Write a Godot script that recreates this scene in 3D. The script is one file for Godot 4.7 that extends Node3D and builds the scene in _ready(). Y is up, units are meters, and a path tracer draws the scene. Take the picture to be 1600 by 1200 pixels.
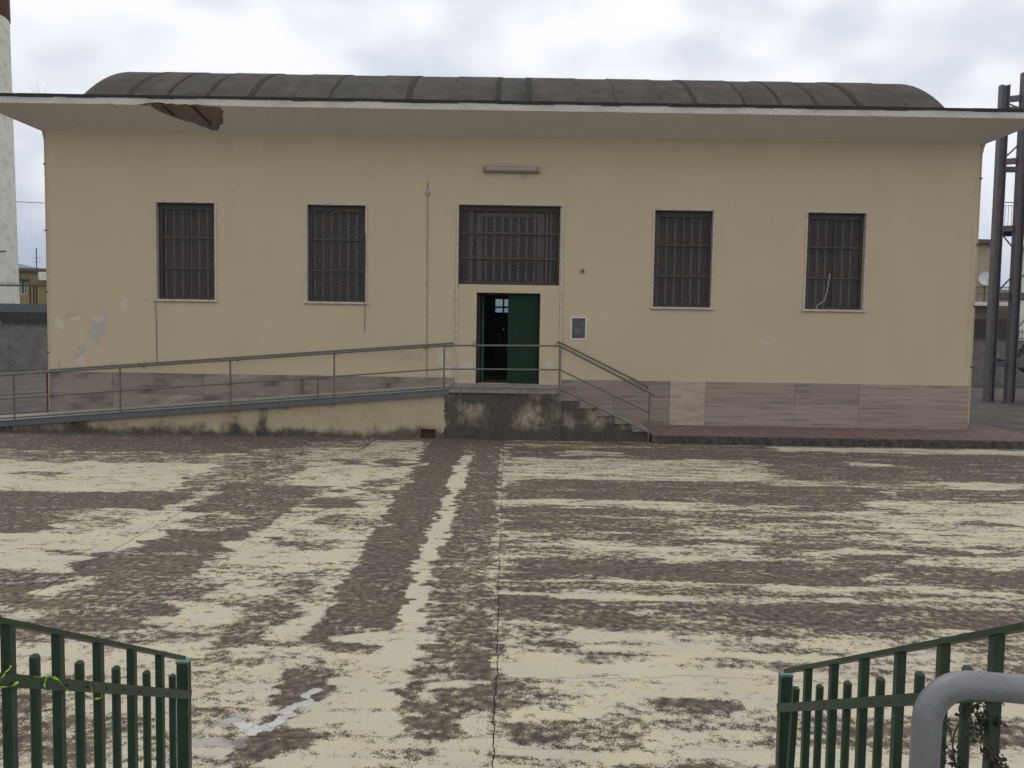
extends Node3D

# ---------------------------------------------------------------- geometry
class Geo:
	var v := PackedVector3Array()
	var n := PackedVector3Array()
	var uv := PackedVector2Array()
	var mode := 0              # 0 none, 1 front (x, y), 2 top (x, z), 3 front in metres
	var r := Rect2(0, 0, 1, 1)
	func p(a: Vector3, nn: Vector3) -> void:
		v.append(a); n.append(nn)
		if mode == 1: uv.append(Vector2((a.x - r.position.x) / r.size.x, 1.0 - (a.y - r.position.y) / r.size.y))
		elif mode == 2: uv.append(Vector2((a.x - r.position.x) / r.size.x, (a.z - r.position.y) / r.size.y))
		else: uv.append(Vector2(a.x, -a.y))
	func tri(a: Vector3, b: Vector3, c: Vector3) -> void:   # counter-clockwise seen from outside
		var nn := (b - a).cross(c - a).normalized()
		p(a, nn); p(c, nn); p(b, nn)
	func quad(a: Vector3, b: Vector3, c: Vector3, d: Vector3) -> void:
		tri(a, b, c); tri(a, c, d)
	func squad(a: Vector3, b: Vector3, c: Vector3, d: Vector3, na: Vector3, nb: Vector3, nc: Vector3, nd: Vector3) -> void:
		p(a, na); p(c, nc); p(b, nb); p(a, na); p(d, nd); p(c, nc)
	func lohi(a: Vector3, b: Vector3, bev := 0.0) -> void:
		if bev > 0.0: bbox(a, b, bev); return
		quad(Vector3(a.x, a.y, b.z), Vector3(b.x, a.y, b.z), Vector3(b.x, b.y, b.z), Vector3(a.x, b.y, b.z))
		quad(Vector3(b.x, a.y, a.z), Vector3(a.x, a.y, a.z), Vector3(a.x, b.y, a.z), Vector3(b.x, b.y, a.z))
		quad(Vector3(b.x, a.y, b.z), Vector3(b.x, a.y, a.z), Vector3(b.x, b.y, a.z), Vector3(b.x, b.y, b.z))
		quad(Vector3(a.x, a.y, a.z), Vector3(a.x, a.y, b.z), Vector3(a.x, b.y, b.z), Vector3(a.x, b.y, a.z))
		quad(Vector3(a.x, b.y, b.z), Vector3(b.x, b.y, b.z), Vector3(b.x, b.y, a.z), Vector3(a.x, b.y, a.z))
		quad(Vector3(a.x, a.y, a.z), Vector3(b.x, a.y, a.z), Vector3(b.x, a.y, b.z), Vector3(a.x, a.y, b.z))
	func bbox(a: Vector3, b: Vector3, e: float) -> void:    # chamfered box
		var c := (a + b) * 0.5
		var h := (b - a) * 0.5
		e = minf(e, minf(h.x, minf(h.y, h.z)) * 0.9)
		for ax in 3:
			var u := (ax + 1) % 3
			var w := (ax + 2) % 3
			for s in [-1.0, 1.0]:
				var q := []
				for k in [[-1, -1], [1, -1], [1, 1], [-1, 1]]:
					var d := Vector3()
					d[ax] = s * h[ax]
					d[u] = k[0] * (h[u] - e)
					d[w] = k[1] * (h[w] - e)
					q.append(c + d)
				if s > 0: quad(q[0], q[1], q[2], q[3])
				else: quad(q[3], q[2], q[1], q[0])
			for su in [-1.0, 1.0]:
				for sw in [-1.0, 1.0]:
					var q := []
					for k in [[-1, 0], [1, 0], [1, 1], [-1, 1]]:
						var d := Vector3()
						d[ax] = k[0] * (h[ax] - e)
						d[u] = su * (h[u] - (e if k[1] else 0.0))
						d[w] = sw * (h[w] - (0.0 if k[1] else e))
						q.append(c + d)
					var nn: Vector3 = (q[1] - q[0]).cross(q[2] - q[0])
					var o := Vector3()
					o[u] = su; o[w] = sw
					if nn.dot(o) > 0: quad(q[0], q[1], q[2], q[3])
					else: quad(q[3], q[2], q[1], q[0])
		for sx in [-1.0, 1.0]:
			for sy in [-1.0, 1.0]:
				for sz in [-1.0, 1.0]:
					var s := Vector3(sx, sy, sz)
					var q0 := c + s * Vector3(h.x, h.y - e, h.z - e)
					var q1 := c + s * Vector3(h.x - e, h.y, h.z - e)
					var q2 := c + s * Vector3(h.x - e, h.y - e, h.z)
					if sx * sy * sz > 0: tri(q0, q1, q2)
					else: tri(q0, q2, q1)
	func tube(path: Array, rad: float, sides := 10, caps := true, rad2 := -1.0) -> void:
		var rings := []
		var cnt := path.size()
		var up := Vector3.UP
		var t0: Vector3 = (path[1] - path[0]).normalized()
		if absf(t0.dot(up)) > 0.95: up = Vector3.RIGHT
		var side := t0.cross(up).normalized()
		for i in cnt:
			var t: Vector3 = (path[mini(i + 1, cnt - 1)] - path[maxi(i - 1, 0)]).normalized()
			side = (side - t * side.dot(t)).normalized()
			var b := side.cross(t)
			var rr := rad if rad2 < 0 else lerpf(rad, rad2, float(i) / (cnt - 1))
			var ring := []
			for k in sides:
				var an := TAU * k / sides
				var d := side * cos(an) + b * sin(an)
				ring.append([path[i] + d * rr, d])
			rings.append(ring)
		for i in cnt - 1:
			for k in sides:
				var k2 := (k + 1) % sides
				var A = rings[i][k]; var B = rings[i][k2]; var C = rings[i + 1][k2]; var D = rings[i + 1][k]
				squad(A[0], D[0], C[0], B[0], A[1], D[1], C[1], B[1])
		if caps:
			for e in [0, cnt - 1]:
				for k in sides:
					var A: Vector3 = rings[e][k][0]
					var B: Vector3 = rings[e][(k + 1) % sides][0]
					if e == 0: tri(path[e], A, B)
					else: tri(path[e], B, A)
	func bar(a: Vector3, b: Vector3, w: float, d: float, side := Vector3.RIGHT) -> void:   # square bar between two points; w across 'side', d across the rest
		var t := (b - a).normalized()
		var s := (side - t * side.dot(t)).normalized() * w * 0.5
		var u := t.cross(s).normalized() * d * 0.5
		var q := [a - s - u, a + s - u, a + s + u, a - s + u]
		var o := [b - s - u, b + s - u, b + s + u, b - s + u]
		for k in 4:
			var k2 := (k + 1) % 4
			var nn: Vector3 = (q[k2] - q[k]).cross(o[k2] - q[k])
			if nn.dot((q[k] + q[k2]) * 0.5 - a) > 0: quad(q[k], q[k2], o[k2], o[k])
			else: quad(o[k], o[k2], q[k2], q[k])
		if (q[1] - q[0]).cross(q[2] - q[0]).dot(t) < 0:
			quad(q[0], q[1], q[2], q[3]); quad(o[3], o[2], o[1], o[0])
		else:
			quad(q[3], q[2], q[1], q[0]); quad(o[0], o[1], o[2], o[3])
	func plate(poly: PackedVector2Array, y0: float, y1: float) -> void:    # polygon of (x, z), top at y1, bottom at y0
		var ix := Geometry2D.triangulate_polygon(poly)
		for k in range(0, ix.size(), 3):
			var a := poly[ix[k]]; var b := poly[ix[k + 1]]; var c := poly[ix[k + 2]]
			var A := Vector3(a.x, y1, a.y); var B := Vector3(b.x, y1, b.y); var C := Vector3(c.x, y1, c.y)
			if (B - A).cross(C - A).y < 0: tri(A, C, B)
			else: tri(A, B, C)
		var ccw := not Geometry2D.is_polygon_clockwise(poly)
		for k in poly.size():
			var a := poly[k]; var b := poly[(k + 1) % poly.size()]
			if not ccw:
				var q := a; a = b; b = q
			quad(Vector3(b.x, y0, b.y), Vector3(a.x, y0, a.y), Vector3(a.x, y1, a.y), Vector3(b.x, y1, b.y))
	func slice(poly: PackedVector2Array, z0: float, z1: float) -> void:    # polygon of (x, y) swept from z0 (back) to z1 (front)
		var ix := Geometry2D.triangulate_polygon(poly)
		for k in range(0, ix.size(), 3):
			var a := poly[ix[k]]; var b := poly[ix[k + 1]]; var c := poly[ix[k + 2]]
			for s in 2:
				var z := z1 if s else z0
				var A := Vector3(a.x, a.y, z); var B := Vector3(b.x, b.y, z); var C := Vector3(c.x, c.y, z)
				if ((B - A).cross(C - A).z > 0) == (s == 1): tri(A, B, C)
				else: tri(A, C, B)
		var area := 0.0
		for k in poly.size():
			area += poly[k].cross(poly[(k + 1) % poly.size()])
		for k in poly.size():
			var a := poly[k]; var b := poly[(k + 1) % poly.size()]
			if area < 0:
				var q := a; a = b; b = q
			quad(Vector3(a.x, a.y, z1), Vector3(a.x, a.y, z0), Vector3(b.x, b.y, z0), Vector3(b.x, b.y, z1))
	func wall(x0: float, x1: float, y0: float, y1: float, zf: float, zb: float, holes: Array) -> void:   # wall in the xy plane with rectangular openings [x0, y0, x1, y1]
		var xs := [x0, x1]; var ys := [y0, y1]
		for h in holes:
			xs += [h[0], h[2]]; ys += [h[1], h[3]]
		xs.sort(); ys.sort()
		var solid := func(i: int, j: int) -> bool:
			if i < 0 or j < 0 or i >= xs.size() - 1 or j >= ys.size() - 1: return false
			var cx: float = (xs[i] + xs[i + 1]) / 2.0; var cy: float = (ys[j] + ys[j + 1]) / 2.0
			for h in holes:
				if cx > h[0] and cx < h[2] and cy > h[1] and cy < h[3]: return false
			return true
		for i in xs.size() - 1:
			for j in ys.size() - 1:
				if xs[i + 1] - xs[i] < 1e-5 or ys[j + 1] - ys[j] < 1e-5 or not solid.call(i, j): continue
				var a: float = xs[i]; var b: float = xs[i + 1]; var c: float = ys[j]; var d: float = ys[j + 1]
				quad(Vector3(a, c, zf), Vector3(b, c, zf), Vector3(b, d, zf), Vector3(a, d, zf))
				quad(Vector3(b, c, zb), Vector3(a, c, zb), Vector3(a, d, zb), Vector3(b, d, zb))
				if not solid.call(i - 1, j): quad(Vector3(a, c, zb), Vector3(a, c, zf), Vector3(a, d, zf), Vector3(a, d, zb))
				if not solid.call(i + 1, j): quad(Vector3(b, c, zf), Vector3(b, c, zb), Vector3(b, d, zb), Vector3(b, d, zf))
				if not solid.call(i, j + 1): quad(Vector3(a, d, zf), Vector3(b, d, zf), Vector3(b, d, zb), Vector3(a, d, zb))
				if not solid.call(i, j - 1): quad(Vector3(a, c, zb), Vector3(b, c, zb), Vector3(b, c, zf), Vector3(a, c, zf))
	func mesh() -> ArrayMesh:
		var arr := []
		arr.resize(Mesh.ARRAY_MAX)
		arr[Mesh.ARRAY_VERTEX] = v; arr[Mesh.ARRAY_NORMAL] = n; arr[Mesh.ARRAY_TEX_UV] = uv
		var m := ArrayMesh.new()
		m.add_surface_from_arrays(Mesh.PRIMITIVE_TRIANGLES, arr)
		return m

# ---------------------------------------------------------------- nodes
var taken := {}
func numbered(s: String) -> String:
	if not taken.has(s):
		taken[s] = 0
		return s
	taken[s] += 1
	return "%s_%03d" % [s, taken[s]]
func tag(o: Node3D, label: String, category: String, group := "") -> void:
	o.set_meta("label", label)
	if category: o.set_meta("category", category)
	if group: o.set_meta("group", group)
func thing(called: String, label: String, category: String, at := Vector3.ZERO, group := "") -> Node3D:
	var o := Node3D.new()
	o.name = numbered(called)
	add_child(o)
	o.position = at
	tag(o, label, category, group)
	return o
func structure(called: String) -> Node3D:
	var o := Node3D.new()
	o.name = numbered(called)
	add_child(o)
	o.set_meta("kind", "structure")
	return o
# a part whose geometry is given in world coordinates; 'parent' is a thing (Node3D) or a part
func part(parent: Node3D, called: String, g, m: Material) -> MeshInstance3D:
	var o := MeshInstance3D.new()
	o.name = called
	o.mesh = g.mesh() if g is Geo else g
	o.material_override = m
	parent.add_child(o, true)
	if parent.get_parent() == self: o.position = -parent.position
	return o
func single(called: String, g, m: Material, label: String, category: String, at := Vector3.ZERO, group := "") -> MeshInstance3D:
	var o := MeshInstance3D.new()
	o.name = numbered(called)
	if g is Geo:
		for k in g.v.size(): g.v[k] -= at
		o.mesh = g.mesh()
	else: o.mesh = g
	o.material_override = m
	add_child(o)
	o.position = at
	tag(o, label, category, group)
	return o

# ---------------------------------------------------------------- materials and textures
func lin(r: float, g: float, b: float) -> Color:
	return Color(r, g, b).linear_to_srgb()
func noise(sd: int, freq: float, octaves := 4, kind := FastNoiseLite.TYPE_SIMPLEX_SMOOTH) -> FastNoiseLite:
	var f := FastNoiseLite.new()
	f.seed = sd; f.frequency = freq; f.noise_type = kind
	f.fractal_type = FastNoiseLite.FRACTAL_FBM if octaves > 1 else FastNoiseLite.FRACTAL_NONE
	f.fractal_octaves = octaves
	return f
func grey(sd: int, freq: float, octaves: int, w: int, h: int, sx := 1, sy := 1) -> PackedByteArray:   # a plain noise picture, stretched sx and sy times
	var im := noise(sd, freq, octaves).get_image(w / sx, h / sy)
	im.convert(Image.FORMAT_L8)
	if sx > 1 or sy > 1: im.resize(w, h, Image.INTERPOLATE_CUBIC)
	return im.get_data()
# a tiling colour picture: noise through a ramp of linear colours, times a second finer grain
func ramp_tex(sd: int, size: int, freq: float, cols: Array, grain := 0.12, octaves := 5, stretch := 1) -> ImageTexture:
	var a := noise(sd, freq, octaves).get_seamless_image(size / stretch if stretch > 1 else size, size)
	a.convert(Image.FORMAT_L8)
	if stretch > 1: a.resize(size, size, Image.INTERPOLATE_CUBIC)
	var b := noise(sd + 31, 0.21, 2).get_seamless_image(size, size)
	b.convert(Image.FORMAT_L8)
	var da := a.get_data(); var db := b.get_data()
	var lut := []
	for i in 256:
		var t := i / 255.0 * (cols.size() - 1)
		var k := mini(int(t), cols.size() - 2)
		lut.append((cols[k] as Color).lerp(cols[k + 1], t - k))
	var out := PackedByteArray()
	out.resize(size * size * 3)
	for i in size * size:
		var c: Color = lut[da[i]]
		var f := 1.0 + grain * (db[i] / 127.5 - 1.0)
		c = Color(c.r * f, c.g * f, c.b * f).linear_to_srgb()
		out[i * 3] = clampi(int(c.r * 255.0), 0, 255)
		out[i * 3 + 1] = clampi(int(c.g * 255.0), 0, 255)
		out[i * 3 + 2] = clampi(int(c.b * 255.0), 0, 255)
	return ImageTexture.create_from_image(Image.create_from_data(size, size, false, Image.FORMAT_RGB8, out))
func bump_tex(sd: int, size: int, freq: float, octaves := 3, strength := 4.0) -> ImageTexture:
	var im := noise(sd, freq, octaves).get_seamless_image(size, size)
	im.convert(Image.FORMAT_RGBA8)
	im.bump_map_to_normal_map(strength)
	return ImageTexture.create_from_image(im)
func mat(called: String, col, rough := 0.9, metal := 0.0, tex: Texture2D = null, per_metre := 1.0, nrm: Texture2D = null, nscale := 0.6) -> StandardMaterial3D:
	var m := StandardMaterial3D.new()
	m.resource_name = called
	if tex: m.albedo_texture = tex
	m.albedo_color = lin(col.r, col.g, col.b) if col != null else Color.WHITE
	m.roughness = rough
	m.metallic = metal
	if tex or nrm:
		m.uv1_triplanar = true
		m.uv1_world_triplanar = true
		m.uv1_scale = Vector3.ONE * per_metre
	if nrm:
		m.normal_enabled = true
		m.normal_texture = nrm
		m.normal_scale = nscale
	return m
func uv_mat(called: String, tex: Texture2D, rough := 0.9, nrm: Texture2D = null, nscale := 0.6) -> StandardMaterial3D:
	var m := mat(called, null, rough)
	m.albedo_texture = tex
	if nrm:
		m.normal_enabled = true
		m.normal_texture = nrm
		m.normal_scale = nscale
	return m

# ---------------------------------------------------------------- stains measured on the yard, plus contact shade at the ramp foot (x0, z0, x1, z1, share of dark crust)
const CRUST_AND_CONTACT := [
	[-13.5, 1.5, 0.9, 2.25, 0.96],  # contact shade along the ramp foot, painted in as dark crust
	[-13.50,2.14,-4.02,4.25,0.88], [-13.50,4.34,-5.27,5.47,0.62], [-13.50,5.47,-4.58,7.96,0.12], [-7.58,6.36,-6.96,6.75,0.70], [-13.50,7.97,-4.35,9.03,0.97], [-4.62,7.23,-4.22,8.16,0.80],
	[-13.50,9.08,-5.23,10.25,0.90], [-5.38,9.02,-4.67,9.65,0.45], [-4.45,9.00,-3.80,10.45,0.05], [-13.50,10.29,-3.91,11.66,0.07], [-4.65,10.90,-4.24,11.12,0.75], [-13.50,11.68,-4.01,12.80,0.80],
	[-4.02,12.01,-3.86,12.46,0.05], [-4.89,3.55,-3.36,7.41,0.60], [-4.03,7.16,-2.84,9.10,0.82], [-3.84,10.08,-3.03,10.90,0.96], [-4.70,9.72,-3.92,10.32,0.20], [-2.99,10.09,-2.43,11.20,0.12],
	[-4.12,11.03,-2.96,11.87,0.85], [-3.05,11.06,-2.69,11.93,0.35], [-3.69,11.87,-2.59,13.27,0.72], [-2.78,12.49,-2.42,13.11,0.10], [-3.46,13.27,-2.35,13.59,0.60], [-13.50,13.54,-2.19,14.15,0.15],
	[-13.50,14.58,-2.13,15.28,0.72], [-2.17,14.68,-1.81,14.99,0.40], [-2.38,14.14,-1.99,14.60,0.12], [-3.81,3.35,-1.86,4.91,0.35], [-3.31,4.91,-1.61,7.29,0.18], [-2.96,4.63,-2.51,5.33,0.85],
	[-2.28,4.70,-1.74,5.53,0.85], [-2.71,6.68,-2.21,8.01,0.10], [-2.76,8.15,-1.93,8.72,0.90], [-2.21,6.63,-1.66,7.97,0.60], [-2.74,7.22,-2.46,7.71,0.70], [-2.59,10.19,-2.35,10.53,0.95],
	[-2.37,10.40,-1.90,10.78,0.75], [-2.35,9.01,-1.54,9.64,0.55], [-2.56,10.78,-1.60,11.40,0.06], [-2.24,11.55,-1.85,12.70,0.55], [-1.93,11.58,-1.75,12.08,0.70], [-2.21,12.55,-1.72,13.55,0.72],
	[-1.75,12.85,-1.51,13.41,0.08], [-1.71,11.10,-1.47,11.77,0.30], [-2.11,13.56,-1.93,14.02,0.50], [-1.67,13.40,-0.90,13.77,0.45], [-1.46,13.71,-1.02,14.09,0.38], [-1.79,13.79,-1.71,14.11,0.50],
	[-1.15,14.19,-0.91,14.43,0.50], [-1.12,14.47,-0.80,14.73,0.60], [-1.64,15.12,-1.27,15.26,0.55], [-2.10,13.91,-1.97,14.22,0.20], [-1.23,13.19,-0.53,15.23,0.06], [-1.33,13.37,-0.98,13.60,0.90],
	[-0.62,13.16,-0.09,13.87,0.72], [-0.70,13.85,-0.14,14.47,0.82], [-0.54,14.13,-0.41,14.36,0.05], [-0.42,14.06,-0.20,14.20,0.08], [-0.71,14.51,-0.25,14.87,0.86], [-0.25,14.50,-0.06,14.86,0.30],
	[-0.65,14.87,-0.06,15.22,0.08], [-0.62,14.98,-0.44,15.15,0.65], [-0.11,1.42,13.50,2.53,0.75], [-0.10,2.73,5.11,4.17,0.88], [-0.09,4.18,4.45,5.40,0.35], [-0.08,5.40,4.13,6.39,0.30],
	[0.99,3.29,1.97,3.88,0.30], [-0.07,6.38,3.82,8.00,0.86], [-0.06,8.05,2.29,8.35,0.10], [2.27,8.04,3.50,8.38,0.45], [-0.06,8.46,1.34,9.26,0.90], [1.33,8.49,3.32,9.14,0.66],
	[-0.05,9.22,2.35,9.79,0.78], [2.28,9.32,3.05,10.04,0.35], [-0.05,9.88,0.47,10.13,0.20], [0.46,9.82,1.92,10.30,0.66], [1.71,10.11,2.86,10.56,0.85], [-0.04,10.34,2.84,10.59,0.25],
	[-0.04,10.63,1.57,11.08,0.58], [1.55,10.62,2.70,11.13,0.30], [-0.03,11.05,2.56,11.70,0.93], [-0.03,11.72,2.44,11.85,0.10], [-0.03,11.85,2.37,12.14,0.62], [-0.03,12.15,1.16,12.27,0.12],
	[1.15,12.14,2.29,12.32,0.35], [-0.02,12.29,1.11,12.84,0.90], [1.09,12.32,2.17,12.93,0.70], [-0.02,12.85,0.54,13.13,0.25], [5.23,2.21,13.50,2.79,0.12], [4.47,2.88,13.50,6.13,0.88],
	[6.01,4.13,6.85,4.58,0.20], [4.00,6.21,6.28,6.56,0.40], [6.80,6.12,13.50,6.69,0.15], [3.65,6.57,5.44,8.44,0.86], [5.56,6.73,13.50,7.54,0.80], [5.05,7.64,13.50,8.56,0.25],
	[4.05,8.53,4.98,8.99,0.15], [3.09,8.76,4.51,10.12,0.55], [4.57,8.55,13.50,10.46,0.22], [5.62,8.88,6.12,9.25,0.70], [2.84,10.17,3.49,10.51,0.90], [3.66,10.21,4.96,10.55,0.88],
	[5.14,10.29,5.47,10.49,0.80], [3.16,10.58,4.35,10.68,0.10], [3.28,10.68,4.24,11.03,0.85], [4.21,10.61,13.50,11.12,0.28], [2.51,11.06,3.78,11.81,0.88], [3.73,11.08,13.50,11.87,0.88],
	[3.39,11.27,3.65,11.60,0.30], [2.37,11.80,4.53,12.00,0.12], [2.31,12.00,13.50,12.20,0.60], [2.26,12.13,3.06,12.43,0.15], [3.04,12.18,13.50,12.35,0.50], [2.12,12.42,13.50,13.00,0.90],
	[-0.02,13.09,2.10,13.90,0.10], [0.03,12.98,0.52,13.49,0.62], [0.38,12.83,2.29,13.08,0.75], [0.40,13.54,1.04,13.73,0.60], [1.22,13.06,2.22,13.20,0.70], [1.56,13.26,2.14,13.45,0.50],
	[1.41,13.59,2.00,14.01,0.55], [2.21,13.00,13.50,13.21,0.50], [2.08,13.22,3.32,13.79,0.35], [-0.01,13.87,13.50,15.17,0.07], [-0.01,14.05,0.16,14.29,0.60], [0.07,14.19,0.34,14.93,0.50],
	[0.18,14.68,0.51,14.94,0.68], [0.78,14.23,1.45,14.51,0.62], [0.52,14.59,0.82,14.95,0.50], [0.86,14.62,1.24,14.81,0.35], [1.29,14.60,1.66,15.03,0.50], [1.68,14.53,13.50,14.93,0.62],
	[0.94,15.04,1.18,15.18,0.40], [0.03,15.08,0.38,15.21,0.35]]

const PEEL := [[-1.61, 14.718, -1.448, 14.841, 0.045, 0], [-1.448, 14.841, -1.361, 14.759, 0.05, 0], [-1.361, 14.759, -1.314, 14.624, 0.04, 0], [-1.361, 14.592, -1.245, 14.464, 0.045, 0], [-1.279, 14.373, -1.233, 14.276, 0.035, 0], [-1.76, 14.98, -1.52, 14.99, 0.06, 1], [-1.70, 14.78, -1.58, 14.66, 0.04, 1]]

func yard_cover() -> Image:     # 0.05 m cells over x -13.5..13.5, z 1.5..17
	var w := 540; var h := 310
	var c := PackedFloat32Array()
	c.resize(w * h)
	var wx := noise(5, 0.035, 3); var wz := noise(6, 0.035, 3)
	for j in h:
		var z := 1.5 + j * 0.05
		for i in w:
			var x := -13.5 + i * 0.05
			var b := 0.5
			var xo := x
			x += 0.10 * wx.get_noise_2d(i * 4, j * 2.5) + 0.07 * wz.get_noise_2d(i * 9, j * 6)
			if xo < -4.08: b = 0.45 if x < -9.0 else 0.35
			elif xo < -2.83: b = 0.62
			elif x < -1.68 + (z - 4.2) * 0.02: b = 0.28
			elif x < -0.93 - 0.03 * sin(z * 1.3): b = 0.97
			elif x < -0.74 + 0.02 * sin(z * 2.1): b = 0.04 if z > 4.0 else 0.7
			elif x < -0.2: b = 0.82 if z < 9.5 else 0.7
			elif x < -0.12: b = 0.4
			c[j * w + i] = b
	for q in CRUST_AND_CONTACT:
		var i0 := int((q[0] + 13.5) / 0.05) - 5; var i1 := int((q[2] + 13.5) / 0.05) + 5
		var j0 := int((q[1] - 1.5) / 0.05) - 5; var j1 := int((q[3] - 1.5) / 0.05) + 5
		for j in range(maxi(j0, 0), mini(j1, h)):
			for i in range(maxi(i0, 0), mini(i1, w)):
				var far := 1.0 - (j * 0.05) / 18.0
				var x: float = -13.5 + i * 0.05 + wx.get_noise_2d(i, j * 3) * 0.35 * (0.5 + far)
				var z: float = 1.5 + j * 0.05 + wz.get_noise_2d(i, j * 3) * 0.22 * (0.4 + far)
				var d := minf(minf(x - q[0], q[2] - x), minf(z - q[1], q[3] - z))
				var s := smoothstep(-0.07, 0.07, d)
				c[j * w + i] = lerpf(c[j * w + i], q[4], s)
	var out := PackedByteArray()
	out.resize(w * h)
	for k in w * h: out[k] = clampi(int(c[k] * 255.0), 0, 255)
	return Image.create_from_data(w, h, false, Image.FORMAT_L8, out)

func yard_tex(cover: Image, area: Rect2, w: int, h: int, sd: int, fine: float) -> Array:
	var sub := cover.get_region(Rect2i(int((area.position.x + 13.5) / 0.05), int((area.position.y - 1.5) / 0.05), int(area.size.x / 0.05), int(area.size.y / 0.05)))
	sub.resize(w, h, Image.INTERPOLATE_CUBIC)
	var cov := sub.get_data()
	var ppm := w / area.size.x
	var a := grey(sd, fine / ppm, 5, w, h, 1, 1)                 # crumbs, a little longer across
	var a2 := grey(sd + 7, fine * 0.55 / ppm, 5, w, h, 3, 1)      # longer flakes
	var b := grey(sd + 1, 2.2 / ppm, 4, w, h, 4, 1)              # streaks across
	var e := grey(sd + 2, 60.0 / ppm, 2, w, h)                  # specks
	var s := grey(sd + 3, 0.9 / ppm, 4, w, h)                   # wide tone
	var bs := grey(sd + 4, 2.0 / ppm, 4, w, h, 1, 1)             # blotches
	var out := PackedByteArray(); out.resize(w * h * 3)
	var hgt := PackedByteArray(); hgt.resize(w * h)
	var split := int((-0.12 - area.position.x) * ppm)
	# colours as sRGB bytes, looked up through linear tables
	var to8 := PackedByteArray(); to8.resize(1025)
	for k in 1025:
		to8[k] = clampi(int(Color(k / 1024.0, 0, 0).linear_to_srgb().r * 255.0), 0, 255)
	for j in h:
		var row := j * w
		for i in w:
			var k := row + i
			var m: int = b[k] if i > split else bs[k]
			var v := cov[k] * 1.0 + (a[k] - 128) * 0.75 + (a2[k] - 128) * 0.75 + (m - 128) * 0.70 + (e[k] - 128) * 1.0
			var d := clampf((v - 101.0) / 34.0, 0.0, 1.0)
			var t := (s[k] - 128) / 128.0
			var g := (e[k] - 128) / 128.0
			var q := (bs[k] - 128) / 128.0
			var lr := 0.450 + 0.03 * t + 0.05 * g + 0.03 * q
			var lg := 0.405 + 0.03 * t + 0.05 * g + 0.02 * q
			var lb := 0.300 + 0.02 * t + 0.045 * g - 0.02 * q
			var f := maxf(1.0 + 0.55 * g + 0.15 * q + (a[k] - 128) * -0.0062, 0.25)
			var dr := (0.094 + 0.016 * t) * f
			var dg := (0.071 + 0.011 * t + 0.005 * q) * f
			var db := (0.052 + 0.002 * t) * f
			out[k * 3] = to8[int((lr + (dr - lr) * d) * 1024.0)]
			out[k * 3 + 1] = to8[int((lg + (dg - lg) * d) * 1024.0)]
			out[k * 3 + 2] = to8[int((lb + (db - lb) * d) * 1024.0)]
			hgt[k] = clampi(int(120.0 + d * 50.0 + (e[k] - 128) * (0.25 + 0.5 * d)), 0, 255)
	# flakes where the paint has peeled to pale screed, with a dark rim
	var rim := noise(sd + 9, 9.0, 4)
	for q in PEEL:
		var A := Vector2(q[0], q[1]); var B := Vector2(q[2], q[3])
		var lo := A.min(B) - Vector2(0.2, 0.2); var hi2 := A.max(B) + Vector2(0.2, 0.2)
		var i0 := int((lo.x - area.position.x) * ppm); var i1 := int((hi2.x - area.position.x) * ppm)
		var pz := h / area.size.y
		var j0 := int((lo.y - area.position.y) * pz); var j1 := int((hi2.y - area.position.y) * pz)
		for j in range(maxi(j0, 0), mini(j1, h)):
			for i in range(maxi(i0, 0), mini(i1, w)):
				var P := Vector2(area.position.x + i / ppm, area.position.y + j / pz)
				var d: float = P.distance_to(Geometry2D.get_closest_point_to_segment(P, A, B)) / q[4] + rim.get_noise_2d(P.x, P.y) * 0.9
				if d > 1.08: continue
				var k := (j * w + i) * 3
				var gr := 0.85 + 0.3 * e[j * w + i] / 255.0
				var c := Vector3(0.50, 0.50, 0.48) * gr if q[5] == 0 else Vector3(0.30, 0.29, 0.29) * gr
				var al := 0.85 if q[5] == 0 else 0.6
				if d > 0.93: c = Vector3(0.12, 0.10, 0.09); al = 0.5
				out[k] = int(lerpf(out[k], to8[int(c.x * 1024)], al)); out[k + 1] = int(lerpf(out[k + 1], to8[int(c.y * 1024)], al)); out[k + 2] = int(lerpf(out[k + 2], to8[int(c.z * 1024)], al))
	var hi := Image.create_from_data(w, h, false, Image.FORMAT_L8, hgt)
	hi.convert(Image.FORMAT_RGBA8)
	hi.bump_map_to_normal_map(3.0)
	return [ImageTexture.create_from_image(Image.create_from_data(w, h, false, Image.FORMAT_RGB8, out)), ImageTexture.create_from_image(hi)]

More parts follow.
